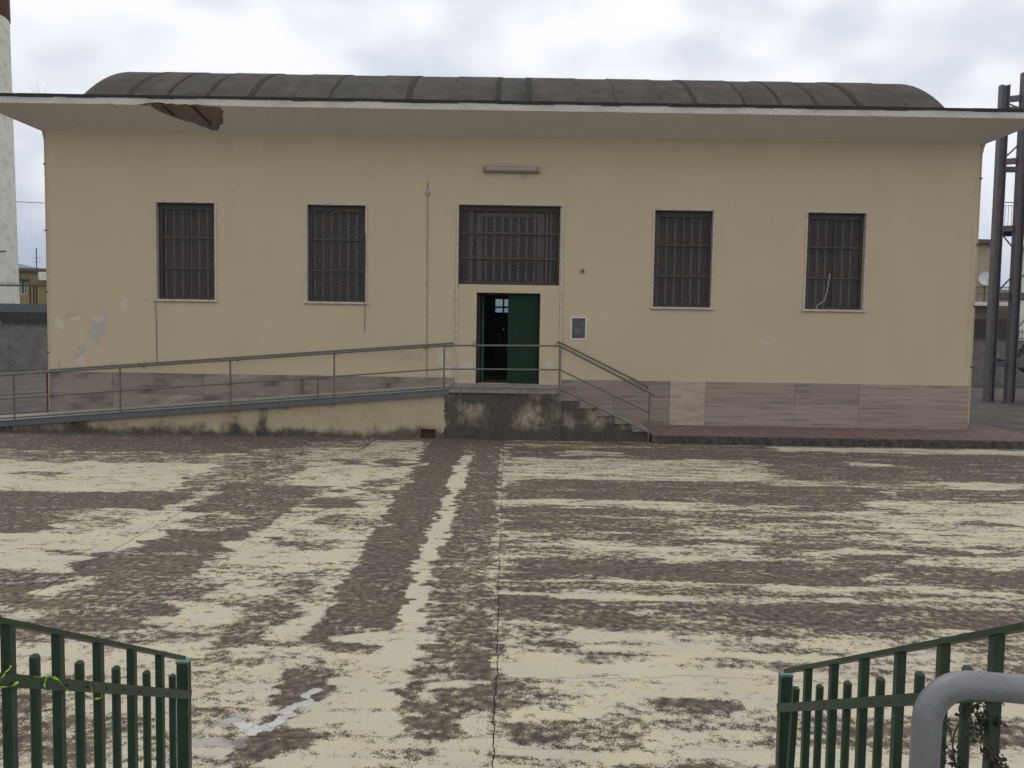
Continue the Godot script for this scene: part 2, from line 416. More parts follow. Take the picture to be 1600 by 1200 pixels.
# paint stains: list of [x, y, half width, half height, kind]; worked into a picture of the front
func facade_tex(area: Rect2, w: int, h: int) -> ImageTexture:
	var ppm := w / area.size.x
	var s := grey(41, 0.5 / ppm, 4, w, h)
	var e := grey(42, 26.0 / ppm, 3, w, h)
	var st := grey(43, 1.6 / ppm, 4, w, h, 1, 4)
	var out := PackedByteArray(); out.resize(w * h * 3)
	var to8 := PackedByteArray(); to8.resize(1025)
	for k in 1025:
		to8[k] = clampi(int(Color(k / 1024.0, 0, 0).linear_to_srgb().r * 255.0), 0, 255)
	for k in w * h:
		var f := 1.0 + (s[k] - 128) * 0.00025 + (e[k] - 128) * 0.0008 + (st[k] - 128) * 0.00015
		out[k * 3] = to8[int(0.500 * f * 1024.0)]
		out[k * 3 + 1] = to8[int(0.412 * f * 1024.0)]
		out[k * 3 + 2] = to8[int(0.276 * f * 1024.0)]
	var edge := noise(44, 3.2, 4)
	var pit := noise(45, 22.0, 3)
	# kinds: 0 bare grey render, 1 pale filler, 2 rust run, 3 dark scuffs, 4 brown damp
	var marks := [[-9.50, 2.12, 0.17, 0.30, 0], [-9.66, 1.98, 0.10, 0.12, 0], [-9.98, 1.50, 0.16, 0.16, 0], [-9.93, 1.35, 0.15, 0.12, 1], [-10.42, 2.25, 0.12, 0.14, 1], [-10.05, 2.36, 0.13, 0.07, 1],
		[-9.55, 2.36, 0.14, 0.08, 1], [-8.93, 2.68, 0.09, 0.12, 1], [-9.4, 2.66, 0.04, 0.12, 3], [-10.15, 2.42, 0.20, 0.04, 3], [-9.3, 1.25, 0.12, 0.06, 0], [-1.62, 1.50, 0.13, 0.34, 1], [-1.55, 1.28, 0.15, 0.15, 1],
		[-2.35, 1.52, 0.42, 0.16, 3], [-1.08, 1.35, 0.20, 0.16, 1], [-1.03, 1.16, 0.18, 0.08, 4], [0.78, 1.22, 0.15, 0.12, 4], [0.85, 1.40, 0.12, 0.10, 1], [-8.47, 1.28, 0.03, 0.14, 2], [-10.45, 1.25, 0.05, 0.10, 2],
		[5.85, 2.02, 0.06, 0.05, 1], [-10.62, 3.9, 0.03, 2.3, 4], [10.44, 3.4, 0.05, 2.2, 4], [-7.5, 2.78, 0.8, 0.05, 4], [-4.05, 2.78, 0.75, 0.04, 4], [3.85, 2.78, 0.75, 0.05, 4], [7.33, 2.78, 0.78, 0.05, 4],
		[-1.33, 2.5, 0.02, 0.8, 4], [1.14, 2.3, 0.02, 0.9, 4], [0.2, 5.80, 0.10, 0.16, 3], [-5.6, 4.2, 0.02, 0.03, 3]]
	for m in marks:
		var i0 := int((m[0] - m[2] * 1.6 - area.position.x) * ppm); var i1 := int((m[0] + m[2] * 1.6 - area.position.x) * ppm) + 1
		var j0 := int((area.end.y - m[1] - m[3] * 1.6) * ppm); var j1 := int((area.end.y - m[1] + m[3] * 1.6) * ppm) + 1
		for j in range(maxi(j0, 0), mini(j1, h)):
			for i in range(maxi(i0, 0), mini(i1, w)):
				var x := area.position.x + i / ppm; var y := area.end.y - j / ppm
				var d := Vector2((x - m[0]) / m[2], (y - m[1]) / m[3]).length() + edge.get_noise_2d(x, y) * 1.1 + pit.get_noise_2d(x * 0.6, y * 0.6) * 0.45
				var a := smoothstep(1.0, 0.72, d)
				var pn := pit.get_noise_2d(x, y)
				var c := Vector3(0.40, 0.37, 0.33)
				if m[4] == 1: c = Vector3(0.52, 0.48, 0.42); a *= 0.75
				elif m[4] == 2: c = Vector3(0.30, 0.17, 0.08); a *= 0.55 * smoothstep(-0.3, 0.3, pn)
				elif m[4] == 3: c = Vector3(0.20, 0.18, 0.15); a *= 0.7 * smoothstep(0.05, 0.3, pn)
				elif m[4] == 4: c = Vector3(0.33, 0.24, 0.13); a *= 0.55 * smoothstep(-0.25, 0.35, pn)
				elif d > 0.80 and d < 0.98 and pn > 0.12: c = Vector3(0.22, 0.19, 0.16)
				c *= 1.0 + 0.12 * pn
				var k := (j * w + i) * 3
				for ch in 3:
					var old := Color8(out[k + ch], 0, 0).srgb_to_linear().r
					out[k + ch] = to8[clampi(int(lerpf(old, c[ch], a) * 1024.0), 0, 1024)]
	return ImageTexture.create_from_image(Image.create_from_data(w, h, false, Image.FORMAT_RGB8, out))

# the flank of the ramp, the landing and the steps: cream paint under black mould
func base_tex(area: Rect2, w: int, h: int) -> ImageTexture:
	var ppm := w / area.size.x
	var big := noise(61, 1.5, 4); var mid := noise(62, 5.0, 4); var fine := noise(63, 22.0, 3); var run := noise(64, 4.0, 3)
	var out := PackedByteArray(); out.resize(w * h * 3)
	# [x, y, half width, half height, amount]
	var spots := [[-9.05, 0.20, 0.22, 0.30, 0.9], [-5.85, 0.40, 0.28, 0.40, 0.55], [-5.22, 0.30, 0.13, 0.55, 1.0], [-3.78, 0.72, 0.20, 0.16, 0.6], [-4.75, 0.60, 0.35, 0.06, 0.5], [-1.2, 0.45, 0.28, 0.6, 0.45], [-0.9, 0.95, 0.5, 0.2, 0.6],
		[-0.25, 0.55, 0.28, 0.60, 0.95], [0.05, 0.85, 0.9, 0.16, 0.7], [0.72, 0.80, 0.12, 0.3, 0.6], [0.95, 0.40, 0.20, 0.5, 0.6], [-0.8, 0.3, 0.25, 0.2, 0.4], [1.35, 0.65, 0.3, 0.2, 0.6], [1.5, 0.3, 0.2, 0.25, 0.5], [2.1, 0.25, 0.2, 0.2, 0.75], [2.6, 0.15, 0.3, 0.15, 0.8], [-12.0, 0.1, 1.5, 0.2, 0.6]]
	for j in h:
		var y := area.end.y - j / ppm
		for i in w:
			var x := area.position.x + i / ppm
			var nb := big.get_noise_2d(x, y * 1.2); var nm := mid.get_noise_2d(x, y * 0.9); var nf := fine.get_noise_2d(x, y * 0.9)
			var rn := run.get_noise_2d(x * 2.2, y * 0.5)
			var d := -0.12
			if x > -1.40 + 0.10 * nm: d = 0.50 + 0.50 * nb
			d += 1.0 * smoothstep(0.34, 0.02, y + 0.14 * nb + 0.10 * nm)
			for q in spots:
				var dx: float = absf(x - q[0]) / q[2]
				if dx > 1.9: continue
				var dd := Vector2(dx, (y - q[1]) / q[3]).length() + nm * 0.6 + nf * 0.25
				d += q[4] * 0.7 * smoothstep(1.3, 0.3, dd)
			var m := smoothstep(-0.05, 1.0, d + 0.50 * nm + 0.30 * nf + 0.16 * rn)
			var base := Vector3(0.41, 0.34, 0.222) * (1.0 + 0.10 * nb + 0.10 * nf)
			if x > -1.3: base = base.lerp(Vector3(0.33, 0.29, 0.225) * (1.0 + 0.25 * nf), 0.6)
			var dark := Vector3(0.052, 0.041, 0.032) * (1.0 + 0.5 * nf + 0.5 * nm)
			if nb > 0.1: dark = dark.lerp(Vector3(0.062, 0.056, 0.040), 0.5)
			var c := base.lerp(dark, m * 0.95)
			var k := (j * w + i) * 3
			var cc := Color(maxf(c.x, 0.0), maxf(c.y, 0.0), maxf(c.z, 0.0)).linear_to_srgb()
			out[k] = clampi(int(cc.r * 255), 0, 255); out[k + 1] = clampi(int(cc.g * 255), 0, 255); out[k + 2] = clampi(int(cc.b * 255), 0, 255)
	return ImageTexture.create_from_image(Image.create_from_data(w, h, false, Image.FORMAT_RGB8, out))

func cloud_sky() -> Texture2D:
	var w := 1024; var h := 512
	var im := Image.create(w, h, false, Image.FORMAT_RGBF)
	var big := noise(71, 1.1, 5); var wisp := noise(72, 3.6, 4)
	for j in h:
		var el := PI * (0.5 - (j + 0.5) / h)
		for i in w:
			var az := TAU * (i + 0.5) / w
			var d := Vector3(cos(el) * sin(az), sin(el), -cos(el) * cos(az))
			var q := d / (absf(d.y) + 0.28) * Vector3(1, 0.4, 1)       # a flat sheet of cloud seen in perspective
			var a := big.get_noise_3dv(q * 1.0) + 0.45 * wisp.get_noise_3dv(q * 1.1)
			var c := Vector3(1.14, 1.14, 1.15).lerp(Vector3(0.80, 0.845, 0.93), smoothstep(-0.14, 0.50, a))
			c = c.lerp(Vector3(0.62, 0.80, 1.0), 0.75 * smoothstep(0.34, 0.60, -a))
			if d.y < 0.0: c = Vector3(0.33, 0.31, 0.28)
			im.set_pixel(i, j, Color(c.x, c.y, c.z))
	return ImageTexture.create_from_image(im)

# ---------------------------------------------------------------- the scene
var T := {}
func _ready() -> void:
	camera_and_light()
	materials()
	ground()
	hall()
	steps_and_ramp()
	railings()
	wall_fittings()
	backdrop_left()
	backdrop_right()
	foreground()

func camera_and_light() -> void:
	var cam := Camera3D.new()
	cam.name = "camera"
	cam.position = Vector3(0, 2.33, 19.6)
	cam.rotation_degrees = Vector3(-3.7, 0, 0.9)
	cam.fov = 48.53
	cam.near = 0.05
	cam.far = 8000.0
	cam.current = true
	add_child(cam)
	var env := Environment.new()
	var sky := Sky.new()
	var pano := PanoramaSkyMaterial.new()
	pano.panorama = cloud_sky()
	sky.sky_material = pano
	env.sky = sky
	env.background_mode = Environment.BG_SKY
	env.background_energy_multiplier = 1.0
	env.tonemap_mode = Environment.TONE_MAPPER_LINEAR
	env.tonemap_exposure = 1.0
	env.sdfgi_enabled = true
	env.ssao_enabled = true
	env.ssil_enabled = true
	env.fog_enabled = true
	env.fog_density = 0.0003
	env.fog_light_color = Color(0.72, 0.80, 0.92)
	var we := WorldEnvironment.new()
	we.name = "environment"
	we.environment = env
	add_child(we)
	var sun := DirectionalLight3D.new()
	sun.name = "sun"
	sun.light_color = Color(1.0, 0.96, 0.90)
	sun.light_energy = 0.2
	sun.light_angular_distance = 30.0
	sun.shadow_enabled = true
	sun.rotation_degrees = Vector3(-62, 200, 0)      # high, behind the hall
	add_child(sun)

func materials() -> void:
	var plaster_n := bump_tex(3, 512, 0.12, 3, 5.0)
	var rough_n := bump_tex(4, 512, 0.06, 5, 8.0)
	T.facade = uv_mat("painted_plaster", facade_tex(Rect2(-10.65, 0.16, 21.18, 6.5), 2048, 640), 0.93)
	T.cream = mat("cream_plaster", null, 0.93, 0.0, ramp_tex(11, 256, 0.012, [Color(0.43, 0.345, 0.22), Color(0.49, 0.40, 0.26)], 0.05), 0.4, plaster_n, 0.4)
	T.soffit = mat("grey_soffit", null, 0.95, 0.0, ramp_tex(12, 256, 0.012, [Color(0.69, 0.645, 0.60), Color(0.74, 0.69, 0.645)], 0.06), 0.35, plaster_n, 0.4)
	T.fascia = mat("white_fascia", null, 0.9, 0.0, ramp_tex(13, 256, 0.02, [Color(0.42, 0.39, 0.35), Color(0.56, 0.53, 0.48), Color(0.60, 0.57, 0.52)], 0.10, 5, 4), 0.35, rough_n, 0.3)
	T.spall = mat("bare_concrete", null, 0.97, 0.0, ramp_tex(14, 256, 0.03, [Color(0.16, 0.115, 0.092), Color(0.28, 0.215, 0.18), Color(0.36, 0.29, 0.25)], 0.3), 0.9, rough_n, 1.2)
	T.bitumen = []
	for k in 4:
		var b: Color = [Color(0.088, 0.077, 0.067), Color(0.094, 0.080, 0.069), Color(0.083, 0.077, 0.067), Color(0.090, 0.079, 0.070)][k]
		T.bitumen.append(mat("roof_felt", null, 0.88, 0.0, ramp_tex(20 + k, 256, 0.016, [b * 0.50, b * 0.78, b * 1.10], 0.16, 5), 0.33, rough_n, 0.5))
		T.bitumen[k].metallic_specular = 0.25
	T.seam = mat("roof_seam", null, 0.85, 0.0, ramp_tex(25, 128, 0.03, [Color(0.036, 0.033, 0.031), Color(0.056, 0.050, 0.046)], 0.2), 0.7)
	T.seam.metallic_specular = 0.15
	T.stone = []
	for k in 3:
		var b: Color = [Color(0.30, 0.235, 0.185), Color(0.265, 0.205, 0.165), Color(0.315, 0.25, 0.20)][k]
		T.stone.append(uv_mat("travertine", ramp_tex(30 + k, 512, 0.022, [b * 0.50, b * 0.84, b, b * 1.04, b * 1.22], 0.2, 6, 8), 0.75))
		T.stone[k].uv1_scale = Vector3(0.37, 1.1, 1)
	T.grimy = []
	for k in 2:
		var b: Color = [Color(0.25, 0.205, 0.168), Color(0.225, 0.183, 0.15)][k]
		T.grimy.append(uv_mat("grimy_travertine", ramp_tex(130 + k, 512, 0.011, [b * 0.35, b * 0.75, b, b * 1.05, b * 1.55], 0.25, 6, 2), 0.8))
		T.grimy[k].uv1_scale = Vector3(0.38, 0.55, 1)
	T.stone_pale = uv_mat("pale_travertine", ramp_tex(34, 512, 0.022, [Color(0.30, 0.235, 0.175), Color(0.40, 0.325, 0.25), Color(0.44, 0.36, 0.285)], 0.10, 5, 8), 0.7)
	T.stone_pale.uv1_scale = Vector3(0.9, 0.45, 1)
	T.base = uv_mat("stained_render", base_tex(Rect2(-13.5, 0.0, 16.6, 1.12), 1660, 112), 0.95)
	T.tread = mat("worn_stone", null, 0.85, 0.0, ramp_tex(37, 256, 0.03, [Color(0.14, 0.12, 0.10), Color(0.23, 0.20, 0.17), Color(0.30, 0.265, 0.225)], 0.2), 0.8, rough_n, 0.3)
	T.marble = mat("pale_marble", null, 0.6, 0.0, ramp_tex(38, 256, 0.03, [Color(0.33, 0.29, 0.23), Color(0.47, 0.425, 0.345), Color(0.50, 0.455, 0.37)], 0.10), 0.8)
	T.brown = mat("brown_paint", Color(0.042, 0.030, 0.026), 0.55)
	T.slat = mat("grey_brown_bar", Color(0.112, 0.084, 0.072), 0.7)
	T.shutter = mat("red_brown_shutter", Color(0.040, 0.019, 0.014), 0.8)
	T.post = mat("light_brown_post", Color(0.10, 0.068, 0.05), 0.6)
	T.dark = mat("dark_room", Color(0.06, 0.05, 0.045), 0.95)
	T.floor = mat("hall_floor", Color(0.16, 0.14, 0.12), 0.5)
	T.wood = mat("brown_wood", Color(0.10, 0.036, 0.013), 0.6)
	T.glass = StandardMaterial3D.new()
	T.glass.resource_name = "window_glass"
	T.glass.albedo_color = Color(0.10, 0.08, 0.07, 0.12)
	T.glass.transparency = BaseMaterial3D.TRANSPARENCY_ALPHA
	T.glass.roughness = 0.02
	T.glass.metallic_specular = 0.26
	T.green_door = mat("dark_green_door_paint", null, 0.6, 0.0, ramp_tex(46, 256, 0.015, [Color(0.008, 0.027, 0.014), Color(0.011, 0.036, 0.018)], 0.08), 0.6)
	T.green_door.metallic_specular = 0.25
	T.green_edge = mat("mid_green_paint", Color(0.06, 0.15, 0.10), 0.5)  # lighter than the door green; leaf edge and rail coupling
	T.green = mat("green_iron_paint", null, 0.42, 0.0, ramp_tex(47, 256, 0.03, [Color(0.011, 0.029, 0.015), Color(0.017, 0.042, 0.022), Color(0.022, 0.050, 0.027)], 0.18), 2.0)
	T.green_cap = mat("faded_green_paint", Color(0.07, 0.16, 0.135), 0.45)
	T.rail = mat("grey_green_rail_paint", null, 0.5, 0.0, ramp_tex(48, 256, 0.03, [Color(0.075, 0.062, 0.047), Color(0.125, 0.117, 0.090), Color(0.15, 0.145, 0.112)], 0.15), 1.6)
	T.channel = mat("grey_steel_channel", null, 0.5, 0.1, ramp_tex(49, 256, 0.02, [Color(0.085, 0.090, 0.098), Color(0.12, 0.126, 0.136)], 0.1), 1.0)
	T.galv = mat("grey_pipe_paint", null, 0.42, 0.1, ramp_tex(50, 256, 0.012, [Color(0.12, 0.122, 0.13), Color(0.17, 0.172, 0.182), Color(0.19, 0.192, 0.20)], 0.10), 2.4, rough_n, 0.15)
	T.steel = mat("brown_grey_steel", null, 0.6, 0.1, ramp_tex(51, 256, 0.02, [Color(0.10, 0.088, 0.094), Color(0.145, 0.128, 0.136)], 0.12), 0.6)
	T.lamp = mat("dusty_lamp_cover", Color(0.34, 0.285, 0.24), 0.6)
	T.conduit = mat("beige_conduit", Color(0.33, 0.265, 0.19), 0.6)
	T.cable = mat("dark_cable", Color(0.07, 0.055, 0.045), 0.7)
	T.slate = mat("grey_panel", null, 0.35, 0.0, ramp_tex(52, 256, 0.02, [Color(0.03, 0.03, 0.032), Color(0.075, 0.076, 0.08), Color(0.13, 0.13, 0.13)], 0.2), 1.2)
	T.white = mat("white_paint", Color(0.62, 0.60, 0.56), 0.7)
	T.kerb = mat("dark_kerb_stone", null, 0.92, 0.0, ramp_tex(53, 256, 0.03, [Color(0.030, 0.025, 0.022), Color(0.062, 0.051, 0.045), Color(0.11, 0.092, 0.08)], 0.3), 0.8, rough_n, 0.5)
	T.tile = mat("red_paving_tile", null, 0.9, 0.0, ramp_tex(54, 256, 0.03, [Color(0.105, 0.073, 0.062), Color(0.16, 0.108, 0.092), Color(0.20, 0.15, 0.13)], 0.2), 0.6, rough_n, 0.4)
	T.asphalt = mat("grey_ground", null, 0.95, 0.0, ramp_tex(55, 512, 0.014, [Color(0.040, 0.034, 0.029), Color(0.062, 0.053, 0.045), Color(0.080, 0.068, 0.057), Color(0.15, 0.132, 0.11)], 0.25), 0.11, rough_n, 0.5)
	T.soil = mat("joint_dirt", Color(0.03, 0.026, 0.022), 1.0)
	T.greywall = mat("grey_render_wall", null, 0.95, 0.0, ramp_tex(56, 512, 0.012, [Color(0.115, 0.103, 0.098), Color(0.165, 0.15, 0.142), Color(0.20, 0.182, 0.172)], 0.16), 0.25, rough_n, 0.4)
	T.chimney = mat("pale_concrete", null, 0.93, 0.0, ramp_tex(57, 512, 0.014, [Color(0.50, 0.49, 0.39), Color(0.72, 0.71, 0.61), Color(0.76, 0.75, 0.66)], 0.12), 0.16, rough_n, 0.12)
	T.iron = mat("dark_iron", Color(0.045, 0.040, 0.037), 0.7)
	T.ochre = mat("ochre_wall", null, 0.95, 0.0, ramp_tex(58, 256, 0.02, [Color(0.20, 0.165, 0.06), Color(0.28, 0.23, 0.09)], 0.1), 0.2)
	T.beige = mat("beige_wall", null, 0.95, 0.0, ramp_tex(59, 256, 0.02, [Color(0.30, 0.25, 0.17), Color(0.38, 0.32, 0.225)], 0.1), 0.2)
	T.hedge = mat("dark_brown_screen", Color(0.05, 0.038, 0.03), 0.95)
	T.rooftile = mat("brown_roof", Color(0.12, 0.075, 0.06), 0.9)
	T.hill = mat("wooded_hill", null, 1.0, 0.0, ramp_tex(60, 256, 0.02, [Color(0.05, 0.07, 0.05), Color(0.09, 0.11, 0.07)], 0.2), 0.004)
	T.dish = mat("white_dish", Color(0.55, 0.55, 0.55), 0.5)
	T.rust = mat("rusty_iron", null, 0.9, 0.2, ramp_tex(65, 128, 0.05, [Color(0.06, 0.03, 0.02), Color(0.13, 0.06, 0.035)], 0.3), 3.0)
	T.ribbon = mat("yellow_green_ribbon", Color(0.36, 0.62, 0.04), 0.35)
	T.ribbon.cull_mode = BaseMaterial3D.CULL_DISABLED
	T.leaf = mat("withered_leaf", Color(0.030, 0.034, 0.022), 0.8)
	T.leaf.cull_mode = BaseMaterial3D.CULL_DISABLED
	T.twig = mat("dry_twig", Color(0.07, 0.05, 0.035), 0.9)
	T.concrete = mat("concrete_steps", null, 0.93, 0.0, ramp_tex(66, 256, 0.02, [Color(0.22, 0.20, 0.17), Color(0.33, 0.30, 0.25)], 0.2), 0.5, rough_n, 0.4)

# ---------------------------------------------------------------- ground
func crack(z: float) -> float: return -0.155 + (z - 2.0) * 0.0064 + 0.010 * sin(z * 3.3) * sin(z * 1.9) + 0.004 * sin(z * 23.0 + 1.0) + 0.003 * sin(z * 41.0) + 0.0025 * sin(z * 67.0)
func joint_a(z: float) -> float: return -4.07 + 0.012 * sin(z * 5.1) * sin(z * 1.7) + 0.006 * sin(z * 19.0)
func joint_b(z: float) -> float: return -2.83 + 0.010 * sin(z * 4.3) + 0.006 * sin(z * 17.0)
func edge_z(k: int, x: float) -> float:
	match k:
		0: return 1.7
		1: return 8.30 + 0.012 * sin(x * 3.0)
		2: return 11.85
		3: return 14.0 + 0.035 * sin(x * 3.1 + 0.4) + 0.018 * sin(x * 9.0) + 0.008 * sin(x * 31.0)
		4: return 14.99 + 0.015 * sin(x * 4.0) + 0.008 * sin(x * 17.0)
		5: return 14.89 + 0.020 * sin(x * 3.3) + 0.010 * sin(x * 15.0)
	return 16.9
func edge_x(k: int, z: float) -> float:
	match k:
		0: return -13.4
		1: return joint_a(z)
		2: return joint_b(z)
		3: return crack(z)
	return 13.4
func slab(parent: Node3D, xa: int, xb: int, za: int, zb: int, gxa: float, gxb: float, gza: float, gzb: float, m: Material, area: Rect2) -> void:
	var poly := PackedVector2Array()
	var xl0 := edge_x(xa, edge_z(za, 0)); var xr0 := edge_x(xb, edge_z(za, 0))
	var z0 := edge_z(za, xl0); var z1 := edge_z(zb, xl0); var z2 := edge_z(za, xr0); var z3 := edge_z(zb, xr0)
	var nz := int((z1 - z0) / 0.04)
	if xa == 0: nz = 1
	for k in nz:                                              # left edge, away to near
		var z := lerpf(z0 + gza, z1 - gzb, float(k) / nz)
		poly.append(Vector2(edge_x(xa, z) + gxa, z))
	var nx := int((xr0 - xl0) / 0.04)
	if zb in [0, 2, 6]: nx = 1
	for k in nx:
		var x := lerpf(edge_x(xa, z1) + gxa, edge_x(xb, z3) - gxb, float(k) / nx)
		poly.append(Vector2(x, edge_z(zb, x) - gzb))
	nz = int((z3 - z2) / 0.04)
	if xb == 4: nz = 1
	for k in nz:
		var z := lerpf(z3 - gzb, z2 + gza, float(k) / nz)
		poly.append(Vector2(edge_x(xb, z) - gxb, z))
	nx = int((xr0 - xl0) / 0.04)
	if za in [0, 2, 6]: nx = 1
	for k in nx:
		var x := lerpf(edge_x(xb, z2) - gxb, edge_x(xa, z0) + gxa, float(k) / nx)
		poly.append(Vector2(x, edge_z(za, x) + gza))
	var g := Geo.new()
	g.mode = 2
	g.r = area
	g.plate(poly, -0.045, 0.0)
	part(parent, "concrete_slab", g, m)

func ground() -> void:
	var g := Geo.new()
	g.quad(Vector3(-3500, -0.03, 400), Vector3(3500, -0.03, 400), Vector3(3500, -0.03, -3500), Vector3(-3500, -0.03, -3500))
	var o := part(structure("ground"), "ground_sheet", g, T.asphalt)
	var cover := yard_cover()
	var far_area := Rect2(-13.5, 1.5, 27.0, 10.4)
	var near_area := Rect2(-5.5, 11.8, 11.0, 5.15)
	var tf := yard_tex(cover, far_area, 2048, 1024, 81, 9.0)
	var tn := yard_tex(cover, near_area, 2048, 1024, 91, 11.0)
	var mf := uv_mat("crusted_concrete", tf[0], 0.95, tf[1], 0.5)
	var mn := uv_mat("crusted_concrete_near", tn[0], 0.95, tn[1], 0.7)
	var c := structure("courtyard")
	var dirt := Geo.new()
	dirt.plate(PackedVector2Array([Vector2(-13.3, 1.75), Vector2(13.3, 1.75), Vector2(13.3, 16.8), Vector2(-13.3, 16.8)]), -0.028, -0.022)
	part(c, "joint_filling", dirt, T.soil)
	var J := 0.0035
	slab(c, 0, 1, 0, 2, 0, 0.007, 0, 0, mf, far_area)
	slab(c, 0, 1, 2, 6, 0, 0.006, 0, 0, mn, near_area)
	slab(c, 1, 2, 0, 2, 0.006, 0.0025, 0, 0, mf, far_area)
	slab(c, 1, 2, 2, 6, 0.006, 0.002, 0, 0, mn, near_area)
	slab(c, 2, 3, 0, 2, 0.0025, J, 0, 0, mf, far_area)
	slab(c, 2, 3, 2, 5, 0.002, 0.0038, 0, 0.0026, mn, near_area)
	slab(c, 2, 3, 5, 6, 0.002, 0.0038, 0.0018, 0, mn, near_area)
	slab(c, 3, 4, 0, 1, J, 0, 0, 0.003, mf, far_area)
	slab(c, 3, 4, 1, 2, J, 0, 0.003, 0.003, mf, far_area)
	slab(c, 3, 4, 2, 3, 0.0038, 0, 0.003, 0.0035, mn, near_area)
	slab(c, 3, 4, 3, 4, 0.0038, 0, 0.0035, 0.0018, mn, near_area)
	slab(c, 3, 4, 4, 6, 0.0038, 0, 0.0018, 0, mn, near_area)
	# raised pavement round the right-hand half of the hall
	var p := structure("pavement")
	var bed := Geo.new()
	bed.lohi(Vector3(2.93, -0.02, -10.5), Vector3(11.55, 0.14, 1.86))
	part(p, "pavement_bed", bed, T.kerb)
	var rng := RandomNumberGenerator.new()
	rng.seed = 9
	for k in 11:
		var kb := Geo.new()
		var x0 := 2.93 + k * 0.79
		kb.lohi(Vector3(x0 + 0.004, -0.02, 1.865), Vector3(minf(x0 + 0.785, 11.75), 0.158 + rng.randf_range(-0.004, 0.004), 2.0 + rng.randf_range(-0.006, 0.006)), 0.012)
		part(p, "kerb_stone", kb, T.kerb)
	for k in 12:
		var kb := Geo.new()
		kb.lohi(Vector3(11.56, -0.02, 0.98 - k), Vector3(11.70, 0.158 + rng.randf_range(-0.004, 0.004), 1.86 - k + 0.11), 0.012)
		part(p, "kerb_stone", kb, T.kerb)
	var tiles := Geo.new()
	var x := 2.95
	while x < 11.5:
		for r in 9:
			var z := 0.005 + r * 0.206
			tiles.lohi(Vector3(x, 0.12, z), Vector3(x + 0.198, 0.158 + rng.randf_range(-0.004, 0.003), z + 0.198))
		if x > 10.5:
			for r in 48:
				var z := -0.205 - r * 0.206
				tiles.lohi(Vector3(x, 0.12, z), Vector3(x + 0.198, 0.158 + rng.randf_range(-0.004, 0.003), z + 0.198))
		x += 0.206
	part(p, "paving_tiles", tiles, T.tile).set_meta("kind", "stuff")

# ---------------------------------------------------------------- the hall
const XL := -10.65
const XR := 10.53
const TOP := 6.65
func window(parent: Node3D, origin: Vector3) -> MeshInstance3D:    # 1.42 x 2.29 window, built round its lower left corner
	var w := 1.42; var h := 2.29
	var f := Geo.new()
	var a := 0.05
	f.lohi(Vector3(a, a, -0.20), Vector3(a + 0.09, h - a, -0.13), 0.004)
	f.lohi(Vector3(w - a - 0.06, a, -0.20), Vector3(w - a, h - a, -0.13), 0.004)
	f.lohi(Vector3(a + 0.09, h - a - 0.13, -0.19), Vector3(w - a - 0.06, h - a, -0.135), 0.004)
	f.lohi(Vector3(a + 0.09, a, -0.195), Vector3(w - a - 0.06, a + 0.05, -0.135), 0.004)
	var win := part(parent, "window", f, T.brown)
	win.position = origin - parent.position
	var y1 := h - a - 0.35 * (h - 0.1); var y2 := h - a - 0.67 * (h - 0.1)
	for y in [y1, y2]:
		var b := Geo.new()
		b.lohi(Vector3(a + 0.09, y - 0.024, -0.19), Vector3(w - a - 0.06, y + 0.024, -0.14), 0.004)
		part(win, "transom", b, T.brown)
		var l := Geo.new()
		l.lohi(Vector3(a + 0.09, y - 0.012, -0.139), Vector3(w - a - 0.06, y + 0.0, -0.128))
		part(win, "drip_bar", l, T.slat)
	var mid := (a + 0.09 + w - a - 0.06) / 2.0
	var rows := [[a + 0.05, y2 - 0.024], [y2 + 0.024, y1 - 0.024], [y1 + 0.024, h - a - 0.13]]
	for r in rows:
		var b := Geo.new()
		b.lohi(Vector3(mid - 0.011, r[0], -0.185), Vector3(mid + 0.011, r[1], -0.145))
		part(win, "mullion", b, T.brown)
		for s in 2:
			var q := Geo.new()
			var x0: float = a + 0.09 if s == 0 else mid + 0.011
			var x1: float = mid - 0.011 if s == 0 else w - a - 0.06
			q.lohi(Vector3(x0, r[0], -0.168), Vector3(x1, r[1], -0.163))
			part(win, "pane", q, T.glass)
	for k in 7:
		var b := Geo.new()
		var x := a + 0.10 + k * 0.193
		b.lohi(Vector3(x, a, -0.235), Vector3(x + 0.042, h - a, -0.225))
		part(win, "grille_bar", b, T.slat)
	for k in 2:
		var sh := Geo.new()
		sh.lohi(Vector3(a + 0.002 + k * 0.659, a, -0.30), Vector3(a + 0.659 + k * 0.659, h - a, -0.275), 0.004)
		part(win, "shutter", sh, T.shutter)
	var m := Geo.new()
	m.lohi(Vector3(0, 0.052, -0.13), Vector3(0.048, h, 0.018), 0.004)
	m.lohi(Vector3(w - 0.048, 0.052, -0.13), Vector3(w, h, 0.018), 0.004)
	m.lohi(Vector3(0.048, h - 0.048, -0.13), Vector3(w - 0.048, h, 0.0178), 0.004)
	part(win, "surround", m, T.marble)
	var sl := Geo.new()
	sl.lohi(Vector3(-0.02, 0.0, -0.13), Vector3(w + 0.02, 0.052, 0.045), 0.008)
	part(win, "sill", sl, T.marble)
	return win

